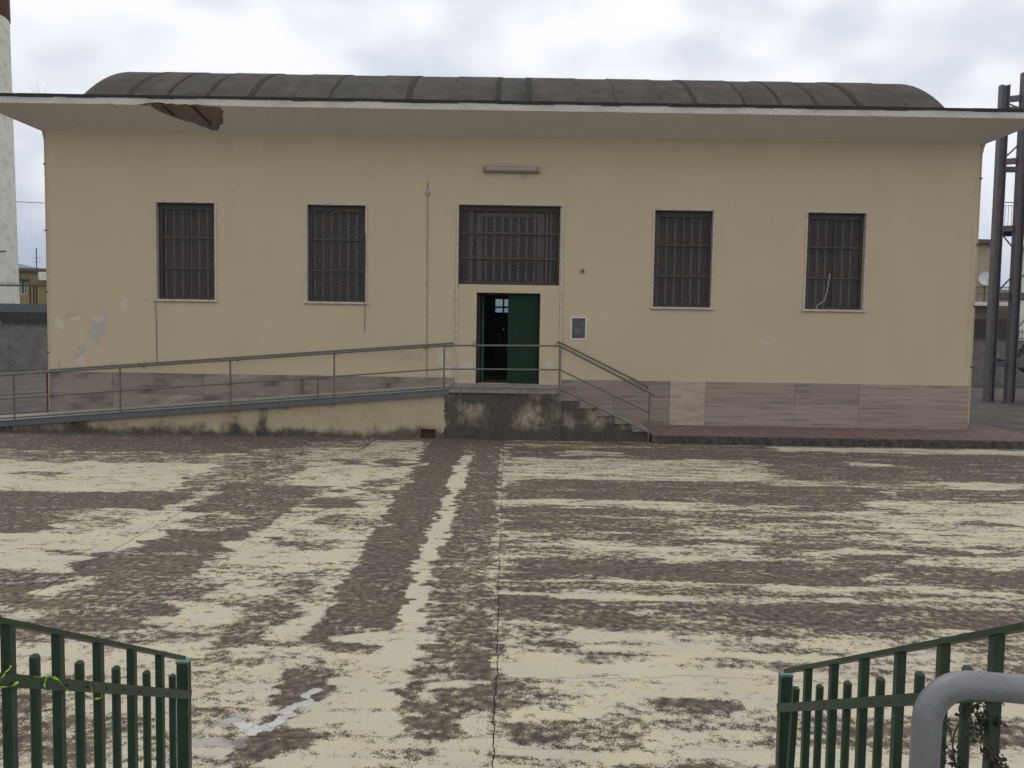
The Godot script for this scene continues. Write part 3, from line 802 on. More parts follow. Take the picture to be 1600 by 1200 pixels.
func hall() -> void:
	var b := thing("hall_building", "long low cream hall with grey barrel roof, wide eaves and barred windows", "building", Vector3(-0.06, 0, -5.2))
	var wins := [[-8.21, 2.835], [-4.77, 2.835], [3.15, 2.835], [6.63, 2.835]]
	var holes := [[-1.27, 3.335, 1.045, 5.13], [-0.84, 1.06, 0.62, 3.15], [1.345, 2.125, 1.67, 2.61]]
	for w in wins: holes.append([w[0] + 0.02, w[1] + 0.02, w[0] + 1.40, w[1] + 2.27])
	var g := Geo.new()
	g.mode = 1
	g.r = Rect2(XL, 0.16, XR - XL, 6.5)
	g.wall(XL, XR, 0.0, TOP, 0.0, -0.35, holes)
	part(b, "front_wall", g, T.facade)
	for s in 2:
		g = Geo.new()
		var x := XL if s == 0 else XR - 0.35
		g.lohi(Vector3(x, 0.0, -10.45), Vector3(x + 0.35, TOP, -0.351))
		part(b, "side_wall", g, T.cream)
	g = Geo.new()
	g.wall(XL + 0.351, XR - 0.351, 0.0, TOP, -10.15, -10.45, [[-0.92, 1.0585, 0.30, 3.42]])
	part(b, "rear_wall", g, T.cream)
	g = Geo.new()
	g.lohi(Vector3(XL + 0.351, 0.9, -10.149), Vector3(XR - 0.351, 1.058, -0.351))
	part(b, "floor", g, T.floor)
	g = Geo.new()
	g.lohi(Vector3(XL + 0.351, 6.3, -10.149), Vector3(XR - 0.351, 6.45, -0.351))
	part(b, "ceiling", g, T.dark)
	# rear doors with a glazed light over them, seen through the open entrance
	g = Geo.new()
	g.wall(-0.92, 0.30, 1.0585, 3.42, -10.22, -10.27, [[-0.62, 3.11, -0.37, 3.36], [-0.31, 3.11, 0.0, 3.36], [-0.62, 2.90, -0.37, 3.05], [-0.31, 2.90, 0.0, 3.05], [-0.335, 2.28, -0.315, 2.33]])
	var rd := part(b, "rear_door", g, T.wood)
	g = Geo.new()
	g.lohi(Vector3(-0.66, 2.86, -10.26), Vector3(0.04, 3.40, -10.255))
	part(rd, "pane", g, T.glass)
	g = Geo.new()
	g.lohi(Vector3(-0.55, 1.06, -6.4), Vector3(-0.12, 2.2, -6.0), 0.01)
	part(b, "inner_cabinet", g, T.wood)
	# windows
	var first: MeshInstance3D = window(b, Vector3(wins[0][0], wins[0][1], 0))
	for k in range(1, 4):
		var c := first.duplicate() as MeshInstance3D
		c.name = "window"
		b.add_child(c, true)
		c.position = Vector3(wins[k][0], wins[k][1], 0) - b.position
	entrance(b)
	eaves(b)
	vault(b)
	plinth(b)
	# rainwater pipes down the two front corners
	for s in 2:
		var x := XL - 0.05 if s == 0 else XR + 0.055
		g = Geo.new()
		g.tube([Vector3(x, 0.3, -0.12), Vector3(x, 6.45, -0.12), Vector3(x, 6.62, -0.05), Vector3(x, 6.72, 0.02)], 0.05, 12)
		var dp := part(b, "downpipe", g, T.cream)
		for y in [1.6, 3.0, 4.4, 5.9]:
			g = Geo.new()
			g.lohi(Vector3(x - 0.055, y, -0.175), Vector3(x + 0.055, y + 0.03, -0.065))
			part(dp, "bracket", g, T.cable)

func entrance(b: Node3D) -> void:
	# marble edging of the tall recess that holds the upper window and the door
	var g := Geo.new()
	g.lohi(Vector3(-1.32, 1.065, -0.02), Vector3(-1.272, 5.132, 0.03), 0.004)
	g.lohi(Vector3(1.077, 1.065, -0.02), Vector3(1.125, 5.132, 0.03), 0.004)
	g.lohi(Vector3(-1.32, 5.132, -0.13), Vector3(1.125, 5.178, 0.029), 0.004)
	part(b, "entrance_surround", g, T.marble)
	# upper window
	var x0 := -1.265; var x1 := 1.04; var y0 := 3.345; var y1 := 5.125
	var f := Geo.new()
	f.lohi(Vector3(x0, y0, -0.20), Vector3(x0 + 0.05, y1, -0.12), 0.004)
	f.lohi(Vector3(x1 - 0.05, y0, -0.20), Vector3(x1, y1, -0.12), 0.004)
	f.lohi(Vector3(x0 + 0.05, y1 - 0.11, -0.19), Vector3(x1 - 0.05, y1, -0.125), 0.004)
	f.lohi(Vector3(x0 + 0.05, y0, -0.19), Vector3(x1 - 0.05, y0 + 0.055, -0.10), 0.004)
	var win := part(b, "upper_window", f, T.brown)
	var h := y1 - y0
	var ys := [y0 + h * 0.335, y0 + h * 0.655]
	for y in ys:
		g = Geo.new()
		g.lohi(Vector3(x0 + 0.05, y - 0.026, -0.185), Vector3(x1 - 0.05, y + 0.026, -0.13), 0.004)
		part(win, "transom", g, T.brown)
		g = Geo.new()
		g.lohi(Vector3(x0 + 0.05, y - 0.012, -0.129), Vector3(x1 - 0.05, y + 0.002, -0.118))
		part(win, "drip_bar", g, T.slat)
	var rows := [[y0 + 0.055, ys[0] - 0.026], [ys[0] + 0.026, ys[1] - 0.026], [ys[1] + 0.026, y1 - 0.11]]
	var cuts := [x0 + 0.05, x0 + 0.29, (x0 + x1) / 2, x1 - 0.29, x1 - 0.05]
	for r in rows:
		for k in 4:
			g = Geo.new()
			g.lohi(Vector3(cuts[k] + 0.014, r[0], -0.168), Vector3(cuts[k + 1] - 0.014, r[1], -0.163))
			part(win, "pane", g, T.glass)
			if k > 0:
				g = Geo.new()
				g.lohi(Vector3(cuts[k] - 0.014, r[0], -0.18), Vector3(cuts[k] + 0.014, r[1], -0.14))
				part(win, "mullion", g, T.brown if k == 2 else T.slat)
	for k in 11:
		g = Geo.new()
		var x := x0 + 0.22 + k * 0.187
		g.lohi(Vector3(x, y0, -0.245), Vector3(x + 0.042, y1, -0.235))
		part(win, "grille_bar", g, T.slat)
	for k in 3:
		g = Geo.new()
		g.lohi(Vector3(x0 + 0.002 + k * 0.767, y0, -0.345), Vector3(x0 + 0.767 + k * 0.767, y1, -0.32), 0.004)
		part(win, "shutter", g, T.shutter)
	for x in [x0 + 0.44, x1 - 0.50]:
		g = Geo.new()
		g.lohi(Vector3(x, y0, -0.30), Vector3(x + 0.085, y1 - 0.14, -0.25))
		part(win, "inner_post", g, T.post)
	g = Geo.new()
	g.lohi(Vector3(x0 + 0.44, y1 - 0.22, -0.30), Vector3(x1 - 0.415, y1 - 0.14, -0.251))
	part(win, "inner_head", g, T.post)
	# door frame and its two leaves, the left one swung into the hall
	g = Geo.new()
	g.lohi(Vector3(-0.838, 1.065, -0.22), Vector3(-0.80, 3.148, -0.10))
	g.lohi(Vector3(0.582, 1.065, -0.22), Vector3(0.618, 3.148, -0.10))
	g.lohi(Vector3(-0.80, 3.11, -0.22), Vector3(0.582, 3.148, -0.101))
	var fr := part(b, "door_frame", g, T.green_door)
	g = Geo.new()
	g.lohi(Vector3(-0.105, 1.075, -0.19), Vector3(0.58, 3.108, -0.14), 0.006)
	g.lohi(Vector3(-0.118, 1.075, -0.139), Vector3(-0.085, 3.108, -0.128))
	g.lohi(Vector3(0.0, 1.2, -0.1395), Vector3(0.50, 2.05, -0.134), 0.003)
	g.lohi(Vector3(0.0, 2.15, -0.1395), Vector3(0.50, 3.0, -0.134), 0.003)
	var leaf := part(b, "closed_door_leaf", g, T.green_door)
	g = Geo.new()
	g.lohi(Vector3(-0.08, 2.02, -0.128), Vector3(-0.05, 2.16, -0.10), 0.006)
	part(leaf, "handle", g, T.iron)
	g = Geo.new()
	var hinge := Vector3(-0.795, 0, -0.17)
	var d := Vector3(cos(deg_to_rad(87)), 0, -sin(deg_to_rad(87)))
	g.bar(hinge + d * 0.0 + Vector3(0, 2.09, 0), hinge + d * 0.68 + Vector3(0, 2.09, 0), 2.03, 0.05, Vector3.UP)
	var leaf2 := part(b, "open_door_leaf", g, T.brown)  # dark brown instead of door green: shade inside the doorway put into the colour
	g = Geo.new()
	g.lohi(Vector3(-0.775, 1.075, -0.885), Vector3(-0.695, 3.10, -0.856), 0.004)
	part(leaf2, "leaf_edge", g, T.green_edge)
	g = Geo.new()
	g.lohi(Vector3(-0.905, 1.92, 0.001), Vector3(-0.845, 2.06, 0.035), 0.006)
	part(b, "bell_box", g, T.conduit)
	# glass-fronted niche right of the entrance
	g = Geo.new()
	g.lohi(Vector3(1.325, 2.105, -0.06), Vector3(1.355, 2.63, 0.012))
	g.lohi(Vector3(1.66, 2.105, -0.06), Vector3(1.69, 2.63, 0.012))
	g.lohi(Vector3(1.355, 2.105, -0.06), Vector3(1.66, 2.135, 0.0118))
	g.lohi(Vector3(1.355, 2.60, -0.06), Vector3(1.66, 2.63, 0.0118))
	var nf := part(b, "niche_frame", g, T.white)
	g = Geo.new()
	g.lohi(Vector3(1.356, 2.136, -0.05), Vector3(1.659, 2.599, -0.03))
	part(nf, "panel", g, T.slate)

func eaves(b: Node3D) -> void:
	var zf := 1.0; var yb := 7.0; var yt := 7.17
	var xl := XL - 1.0; var xr := XR + 0.9; var zb := -11.45
	# spalled hole in the soffit, as (x, share of the way from wall to edge)
	var hole := [Vector2(-8.14, 1.0), Vector2(-7.98, 0.955), Vector2(-7.87, 0.93), Vector2(-7.77, 0.79), Vector2(-7.65, 0.66), Vector2(-7.50, 0.56), Vector2(-7.36, 0.45), Vector2(-7.19, 0.38), Vector2(-7.05, 0.25), Vector2(-6.93, 0.19), Vector2(-6.84, 0.09),
		Vector2(-6.74, 0.075), Vector2(-6.65, 0.17), Vector2(-6.61, 0.29), Vector2(-6.50, 0.36), Vector2(-6.45, 0.50), Vector2(-6.41, 0.68), Vector2(-6.34, 0.80), Vector2(-6.37, 0.93), Vector2(-6.335, 1.0)]
	var at := func(q: Vector2, lift: float) -> Vector3: return Vector3(q.x, 6.65 + 0.35 * q.y + lift, q.y * zf)
	var g := Geo.new()
	var poly := PackedVector2Array([Vector2(XL, 0), Vector2(XR, 0), Vector2(xr, 1.0)])
	for k in range(hole.size() - 1, -1, -1): poly.append(hole[k])
	poly.append(Vector2(xl, 1.0))
	var ix := Geometry2D.triangulate_polygon(poly)
	for k in range(0, ix.size(), 3):
		var A: Vector3 = at.call(poly[ix[k]], 0.0); var B: Vector3 = at.call(poly[ix[k + 1]], 0.0); var C: Vector3 = at.call(poly[ix[k + 2]], 0.0)
		if (B - A).cross(C - A).y < 0: g.tri(A, B, C)
		else: g.tri(A, C, B)
	# the sides and the back slope the same way
	g.quad(Vector3(XL, 6.65, 0), Vector3(xl, yb, zf), Vector3(xl, yb, zb), Vector3(XL, 6.65, -10.45))
	g.quad(Vector3(xr, yb, zf), Vector3(XR, 6.65, 0), Vector3(XR, 6.65, -10.45), Vector3(xr, yb, zb))
	g.quad(Vector3(XR, 6.65, -10.45), Vector3(XL, 6.65, -10.45), Vector3(xl, yb, zb), Vector3(xr, yb, zb))
	var so := part(b, "soffit", g, T.soffit)
	# broken faces inside the hole
	var n := noise(15, 2.4, 4)
	g = Geo.new()
	var deep := func(q: Vector2) -> Vector3: return at.call(q, 0.055 + 0.022 * n.get_noise_2d(q.x * 2.0, q.y * 2.0))
	var nx := 36; var ny := 14
	for i in nx:
		for j in ny:
			var q := []
			for o in [[0, 0], [1, 0], [1, 1], [0, 1]]:
				q.append(deep.call(Vector2(lerpf(-8.2, -6.28, (i + o[0]) / float(nx)), lerpf(0.0, 0.97, (j + o[1]) / float(ny)))))
			g.quad(q[0], q[1], q[2], q[3])
	for k in hole.size() - 1:
		g.quad(at.call(hole[k], 0.0), at.call(hole[k + 1], 0.0), at.call(hole[k + 1], 0.09), at.call(hole[k], 0.09))
	part(so, "broken_concrete", g, T.spall)
	for q in [[-6.98, 0.97, -6.80, 0.28], [-7.62, 0.97, -7.50, 0.62]]:
		g = Geo.new()
		g.tube([at.call(Vector2(q[0], q[1]), 0.02), at.call(Vector2(q[2], q[3]), 0.015)], 0.022, 8)
		part(so, "reinforcing_bar", g, T.rust)
	# fascia, chipped along its lower edge over the hole, in lengths
	var fr := PackedVector2Array([Vector2(xl, yb)])
	for q in [[-8.9, 0.0], [-8.75, 0.012], [-8.6, 0.0], [-8.14, 0.0], [-8.02, 0.018], [-7.9, 0.045], [-7.7, 0.058], [-7.58, 0.050], [-7.50, 0.030], [-7.40, 0.042], [-7.28, 0.022], [-7.1, 0.034], [-7.0, 0.018], [-6.86, 0.032], [-6.7, 0.012], [-6.55, 0.010], [-6.42, -0.0], [-6.33, 0.0], [2.0, 0.0], [2.05, 0.008], [2.12, 0.0]]:
		fr.append(Vector2(q[0], yb + q[1]))
	fr.append(Vector2(xr, yb)); fr.append(Vector2(xr, yt)); fr.append(Vector2(xl, yt))
	g = Geo.new()
	g.slice(fr, zf - 0.16, zf)
	g.lohi(Vector3(xl, yb, zb + 0.16), Vector3(xl + 0.16, yt, zf - 0.161))
	g.lohi(Vector3(xr - 0.16, yb, zb + 0.16), Vector3(xr, yt, zf - 0.161))
	g.lohi(Vector3(xl, yb, zb), Vector3(xr, yt, zb + 0.159))
	part(b, "fascia", g, T.fascia)
	g = Geo.new()
	g.lohi(Vector3(xl + 0.161, 7.06, zb + 0.16), Vector3(xr - 0.161, 7.165, zf - 0.161))
	part(b, "roof_slab", g, T.concrete)
	# felt turned over the edge
	var e := Geo.new()
	var rng := RandomNumberGenerator.new()
	rng.seed = 4
	var x := xl - 0.012
	while x < xr:
		var x2 := minf(x + rng.randf_range(0.25, 0.6), xr + 0.012)
		e.lohi(Vector3(x, yt - 0.022 - rng.randf() * 0.022, zf - 0.2), Vector3(x2, yt + 0.03 + rng.randf() * 0.006, zf + 0.010 + rng.randf() * 0.006))
		x = x2 + 0.0005
	e.lohi(Vector3(xl - 0.012, yt - 0.03, zb), Vector3(xl + 0.2, yt + 0.03, zf - 0.201))
	e.lohi(Vector3(xr - 0.2, yt - 0.03, zb), Vector3(xr + 0.012, yt + 0.03, zf - 0.201))
	part(b, "felt_edging", e, T.seam)
	e = Geo.new()
	e.lohi(Vector3(xl + 0.201, 7.166, zb + 0.2), Vector3(xr - 0.201, 7.19, zf - 0.201))
	part(b, "flat_felt", e, T.bitumen[0])

func vault(b: Node3D) -> void:
	var x0 := -10.05; var x1 := 9.95; var R := 7.72; var yc := 1.44; var zc := -5.2; var am := 0.695
	var rng := RandomNumberGenerator.new()
	rng.seed = 21
	var nn := 21
	var cuts := []
	for k in nn + 1:
		cuts.append(lerpf(x0, x1, float(k) / nn) + (rng.randf_range(-0.12, 0.12) if k > 0 and k < nn else 0.0))
	var arc := func(a: float, r: float, x: float) -> Vector3: return Vector3(x, yc + r * cos(a), zc + r * sin(a))
	for k in nn:
		var g := Geo.new()
		var r := R + (0.012 if k % 2 else 0.0)
		var steps := 28
		for i in steps:
			var a := lerpf(am, -am, float(i) / steps); var c := lerpf(am, -am, float(i + 1) / steps)
			var na := Vector3(0, cos(a), sin(a)); var nc := Vector3(0, cos(c), sin(c))
			g.squad(arc.call(a, r, cuts[k]), arc.call(a, r, cuts[k + 1]), arc.call(c, r, cuts[k + 1]), arc.call(c, r, cuts[k]), na, na, nc, nc)
			for s in 2:
				var x: float = cuts[k + s]
				if s == 0: g.quad(arc.call(a, r - 0.12, x), arc.call(a, r, x), arc.call(c, r, x), arc.call(c, r - 0.12, x))
				else: g.quad(arc.call(a, r, x), arc.call(a, r - 0.12, x), arc.call(c, r - 0.12, x), arc.call(c, r, x))
		part(b, "roof_sheet", g, T.bitumen[rng.randi() % 4])
		if k > 0:
			g = Geo.new()
			var x: float = cuts[k]
			var wd := rng.randf_range(0.02, 0.075)
			var skew := rng.randf_range(-0.05, 0.05)
			for i in steps:
				var a := lerpf(am, -am, float(i) / steps); var c := lerpf(am, -am, float(i + 1) / steps)
				var na := Vector3(0, cos(a), sin(a)); var nc := Vector3(0, cos(c), sin(c))
				var ja := 0.012 * sin(a * 40.0 + k) + skew * a; var jc := 0.012 * sin(c * 40.0 + k) + skew * c
				g.squad(arc.call(a, R + 0.0145, x - wd + ja), arc.call(a, R + 0.0145, x + wd + ja), arc.call(c, R + 0.0145, x + wd + jc), arc.call(c, R + 0.0145, x - wd + jc), na, na, nc, nc)
				g.quad(arc.call(a, R, x - wd + ja), arc.call(a, R + 0.0145, x - wd + ja), arc.call(c, R + 0.0145, x - wd + jc), arc.call(c, R, x - wd + jc))
				g.quad(arc.call(a, R + 0.0145, x + wd + ja), arc.call(a, R, x + wd + ja), arc.call(c, R, x + wd + jc), arc.call(c, R + 0.0145, x + wd + jc))
			part(b, "roof_seam", g, T.seam if rng.randf() < 0.7 else T.bitumen[2])
	# walls under the two ends and along the springing
	for s in 2:
		var g := Geo.new()
		var x := x0 + 0.08 if s == 0 else x1 - 0.08
		for i in 28:
			var a := lerpf(am, -am, i / 28.0); var c := lerpf(am, -am, (i + 1) / 28.0)
			var A: Vector3 = arc.call(a, R - 0.06, x); var B: Vector3 = arc.call(c, R - 0.06, x)
			var A0 := Vector3(A.x, 7.17, A.z); var B0 := Vector3(B.x, 7.17, B.z)
			if s == 0: g.quad(B0, A0, A, B)
			else: g.quad(A0, B0, B, A)
		part(b, "vault_end_wall", g, T.bitumen[3])
	var g2 := Geo.new()
	var zs := zc + R * sin(am)
	g2.lohi(Vector3(x0 + 0.05, 7.17, zs - 0.15), Vector3(x1 - 0.05, yc + R * cos(am) - 0.02, zs - 0.02))
	g2.lohi(Vector3(x0 + 0.05, 7.17, 2 * zc - zs + 0.02), Vector3(x1 - 0.05, yc + R * cos(am) - 0.02, 2 * zc - zs + 0.15))
	part(b, "upstand", g2, T.seam)

func plinth(b: Node3D) -> void:
	var put := func(x0: float, y0: float, x1: float, y1: float, m: Material, proud: float) -> void:
		var g := Geo.new()
		g.lohi(Vector3(x0 + 0.002, y0 + 0.002, 0.001), Vector3(x1 - 0.002, y1 - 0.002, 0.022 + proud), 0.003)
		var o := part(b, "plinth_slab", g, m)
	var xs := [1.13, 2.35, 3.64]
	for k in 2:
		put.call(xs[k], 0.70, xs[k + 1], 1.19, T.stone[1], 0.0)
		put.call(xs[k], 0.17, xs[k + 1], 0.70, T.stone[k], 0.001)
	put.call(3.64, 0.17, 4.46, 1.19, T.stone_pale, 0.004)
	xs = [4.46, 6.52, 8.0, XR]
	for k in 3:
		put.call(xs[k], 0.70, xs[k + 1], 1.19, T.stone[[0, 1, 2][k]], 0.001 * k)
		put.call(xs[k], 0.17, xs[k + 1], 0.70, T.stone[[2, 2, 0][k]], 0.002 - 0.001 * k)
	xs = [XL, -9.2, -7.1, -5.0, -2.9, -1.33]
	for k in 5:
		put.call(xs[k], 0.70, xs[k + 1], 1.19, T.grimy[k % 2], 0.001 * (k % 2))
		put.call(xs[k], 0.17, xs[k + 1], 0.70, T.grimy[(k + 1) % 2], 0.001)

# ---------------------------------------------------------------- steps, landing, ramp
const ZF := 1.85
func ramp_y(x: float) -> float: return 1.045 + (x + 1.42) * 0.0862
func steps_and_ramp() -> void:
	var s := thing("entrance_steps", "mould-blackened concrete landing with five worn steps below the green door", "steps", Vector3(0.7, 0, 0.95))
	var base := Rect2(-13.5, 0.0, 16.6, 1.12)
	var g := Geo.new()
	g.mode = 1; g.r = base
	g.lohi(Vector3(-1.36, -0.03, 0.024), Vector3(1.04, 0.985, ZF - 0.03))
	part(s, "landing_block", g, T.base)
	g = Geo.new()
	g.slice(PackedVector2Array([Vector2(-1.36, 0.986), Vector2(1.06, 0.986), Vector2(1.06, 1.06), Vector2(-1.28, 1.06), Vector2(-1.34, 1.03)]), 0.024, ZF + 0.01)
	part(s, "landing_slab", g, T.tread)
	var ty := [0.875, 0.72, 0.56, 0.405, 0.245]
	for k in 5:
		var x0 := 1.04 + k * 0.375
		g = Geo.new()
		g.mode = 1; g.r = base
		g.lohi(Vector3(x0 + 0.001, -0.03, 0.024), Vector3(x0 + 0.375, ty[k] - 0.035, ZF - 0.05 - 0.004 * k))
		var st := part(s, "step", g, T.base)
		g = Geo.new()
		g.lohi(Vector3(x0 + 0.002, ty[k] - 0.034, 0.024), Vector3(x0 + 0.405, ty[k], ZF - 0.02), 0.008)
		part(st, "tread", g, T.tread)
	var r := thing("access_ramp", "long cream concrete ramp with grey steel edge rising to the landing", "ramp", Vector3(-7.4, 0, 0.95))
	g = Geo.new()
	g.mode = 1; g.r = base
	g.wall(-1.92, -1.58, -0.03, 0.22, ZF - 0.06, ZF - 0.4, [[-1.90, -0.03, -1.60, 0.20]])
	g.slice(PackedVector2Array([Vector2(-13.4, -0.03), Vector2(-1.9205, -0.03), Vector2(-1.9205, ramp_y(-1.92) - 0.04), Vector2(-13.4, maxf(ramp_y(-13.4) - 0.04, -0.01))]), 0.024, ZF - 0.06)
	g.slice(PackedVector2Array([Vector2(-1.9205, 0.2205), Vector2(-1.5795, 0.2205), Vector2(-1.5795, ramp_y(-1.58) - 0.04), Vector2(-1.9205, ramp_y(-1.92) - 0.04)]), 0.024, ZF - 0.06)
	g.slice(PackedVector2Array([Vector2(-1.5795, -0.03), Vector2(-1.362, -0.03), Vector2(-1.362, ramp_y(-1.362) - 0.04), Vector2(-1.5795, ramp_y(-1.58) - 0.04)]), 0.024, ZF - 0.06)
	part(r, "ramp_body", g, T.base)
	g = Geo.new()
	g.slice(PackedVector2Array([Vector2(-13.4, maxf(ramp_y(-13.4) - 0.039, -0.009)), Vector2(-1.362, ramp_y(-1.362) - 0.039), Vector2(-1.362, ramp_y(-1.362)), Vector2(-13.4, ramp_y(-13.4))]), 0.024, ZF - 0.07)
	part(r, "ramp_deck", g, T.concrete)
	g = Geo.new()
	for q in [[-0.125, -0.115, 0.06], [-0.115, -0.01, 0.045], [-0.01, 0.0, 0.06]]:
		g.slice(PackedVector2Array([Vector2(-13.4, ramp_y(-13.4) + q[0]), Vector2(-1.33, ramp_y(-1.33) + q[0]), Vector2(-1.33, ramp_y(-1.33) + q[1]), Vector2(-13.4, ramp_y(-13.4) + q[1])]), ZF - 0.059, ZF - 0.059 + q[2] + 0.03)
	part(r, "edge_channel", g, T.channel)
	g = Geo.new()
	g.lohi(Vector3(-1.90, -0.03, ZF - 0.3), Vector3(-1.60, 0.195, ZF - 0.16))
	part(r, "drain_cover", g, T.rust)

func railings() -> void:
	var zr := ZF - 0.03
	var rad := 0.0215
	var t := thing("entrance_railing", "grey-green tube railing along the ramp, landing and steps", "railing", Vector3(-4, 0, zr))
	var top := func(x: float) -> float: return 1.962 + (x + 1.42) * 0.0825
	var midy := func(x: float) -> float: return 1.475 + (x + 1.42) * 0.0835
	var low := func(x: float) -> float: return ramp_y(x) + 0.045
	for x in [-12.6, -10.4, -8.18, -5.875, -3.71, -1.42]:
		var g := Geo.new()
		g.tube([Vector3(x, ramp_y(x) - 0.10, zr + 0.045), Vector3(x, top.call(x) - 0.01, zr + 0.045)], 0.019, 10)
		part(t, "post", g, T.rail)
	var zz := zr + 0.045
	for q in [[0.99, 1.0, 1.985], [2.875, 0.0, 1.03]]:
		var g := Geo.new()
		g.tube([Vector3(q[0], q[1], zz), Vector3(q[0], q[2], zz)], 0.021, 10)
		part(t, "post", g, T.rail)
	var runs := [[Vector3(-13.2, top.call(-13.2), zz), Vector3(-1.28, top.call(-1.28), zz), "top_rail", 0.023], [Vector3(-13.2, midy.call(-13.2), zz), Vector3(-1.42, midy.call(-1.42), zz), "middle_rail", 0.017], [Vector3(-13.2, low.call(-13.2), zz), Vector3(-1.42, low.call(-1.42), zz), "bottom_rail", 0.019],
		[Vector3(-1.27, 1.968, zz), Vector3(0.99, 1.995, zz), "top_rail", 0.020], [Vector3(-1.42, 1.475, zz), Vector3(0.99, 1.497, zz), "middle_rail", 0.017], [Vector3(-1.42, 1.092, zz), Vector3(0.99, 1.095, zz), "bottom_rail", 0.015],
		[Vector3(0.99, 1.497, zz), Vector3(2.875, 0.63, zz), "middle_rail", 0.017], [Vector3(0.99, 1.095, zz), Vector3(2.875, 0.20, zz), "bottom_rail", 0.016]]
	for q in runs:
		var g := Geo.new()
		g.tube([q[0], q[1]], q[3], 10)
		part(t, q[2], g, T.rail)
	var g := Geo.new()
	g.tube([Vector3(0.90, 2.0, zz), Vector3(0.99, 1.99, zz), Vector3(1.06, 1.955, zz), Vector3(2.80, 1.09, zz), Vector3(2.90, 1.04, zz), Vector3(2.965, 0.995, zz), Vector3(2.985, 0.945, zz)], 0.023, 12)
	part(t, "top_rail", g, T.rail)
	g = Geo.new()
	g.tube([Vector3(-1.38, 1.966, zz), Vector3(-1.25, 1.972, zz)], 0.031, 12)
	part(t, "coupling", g, T.green_edge)
	# handrails fixed to the wall
	var h := thing("wall_handrail", "handrail tube on the wall above the ramp", "handrail", Vector3(-6, 1.6, 0.1), "handrails fixed to the hall wall")
	g = Geo.new()
	g.tube([Vector3(-10.6, top.call(-10.6) + 0.02, 0.11), Vector3(-1.45, top.call(-1.45) + 0.02, 0.11), Vector3(-1.40, top.call(-1.45) + 0.022, 0.08), Vector3(-1.38, top.call(-1.45) + 0.022, 0.0)], 0.021, 10)
	part(h, "tube", g, T.rail)
	for x in [-10.45, -8.47, -6.3, -4.05, -2.0]:
		g = Geo.new()
		g.tube([Vector3(x, top.call(x) - 0.06, 0.0), Vector3(x, top.call(x) - 0.06, 0.10), Vector3(x, top.call(x) + 0.01, 0.11)], 0.009, 6)
		part(h, "bracket", g, T.rust)
	h = thing("wall_handrail", "sloping handrail tube on the wall beside the steps", "handrail", Vector3(2, 1.5, 0.1), "handrails fixed to the hall wall")
	g = Geo.new()
	g.tube([Vector3(1.04, 2.04, 0.02), Vector3(1.05, 2.045, 0.10), Vector3(1.12, 2.02, 0.11), Vector3(3.06, 1.09, 0.11), Vector3(3.10, 1.05, 0.10), Vector3(3.10, 1.03, 0.02)], 0.021, 10)
	part(h, "tube", g, T.rail)
	for x in [1.4, 2.7]:
		var y: float = 2.02 - (x - 1.12) * 0.4794
		g = Geo.new()
		g.tube([Vector3(x, y - 0.08, 0.0), Vector3(x, y - 0.08, 0.10), Vector3(x, y - 0.01, 0.11)], 0.009, 6)
		part(h, "bracket", g, T.rust)
	# railing that goes on past the corner of the hall
	t = thing("corner_railing", "tube railing ending in a post at the hall's left corner", "railing", Vector3(-11.9, 0, 0.06))
	for x in [-10.69, -13.1]:
		g = Geo.new()
		g.tube([Vector3(x, -0.03, 0.06), Vector3(x, 1.2 + (x + 10.69) * 0.08, 0.06)], 0.02, 10)
		part(t, "post", g, T.rust)
	for q in [[1.2, "top_rail"], [0.715, "middle_rail"], [0.28, "bottom_rail"]]:
		g = Geo.new()
		g.tube([Vector3(-13.1, q[0] - 0.19, 0.06), Vector3(-10.69, q[0], 0.06)], 0.018, 10)
		part(t, q[1], g, T.rail)
	# two short stubs standing on the ramp
	for q in [[-4.816, 0.12, 0.034, "thicker grey pipe stub standing by the wall on the ramp"], [-4.11, 1.60, 0.018, "thin grey pipe stub standing near the ramp edge"]]:
		g = Geo.new()
		g.tube([Vector3(q[0], ramp_y(q[0]), q[1]), Vector3(q[0], ramp_y(q[0]) + 0.40, q[1])], q[2], 10)
		single("pipe_stub", g, T.rail, q[3], "pipe", Vector3(q[0], ramp_y(q[0]), q[1]))

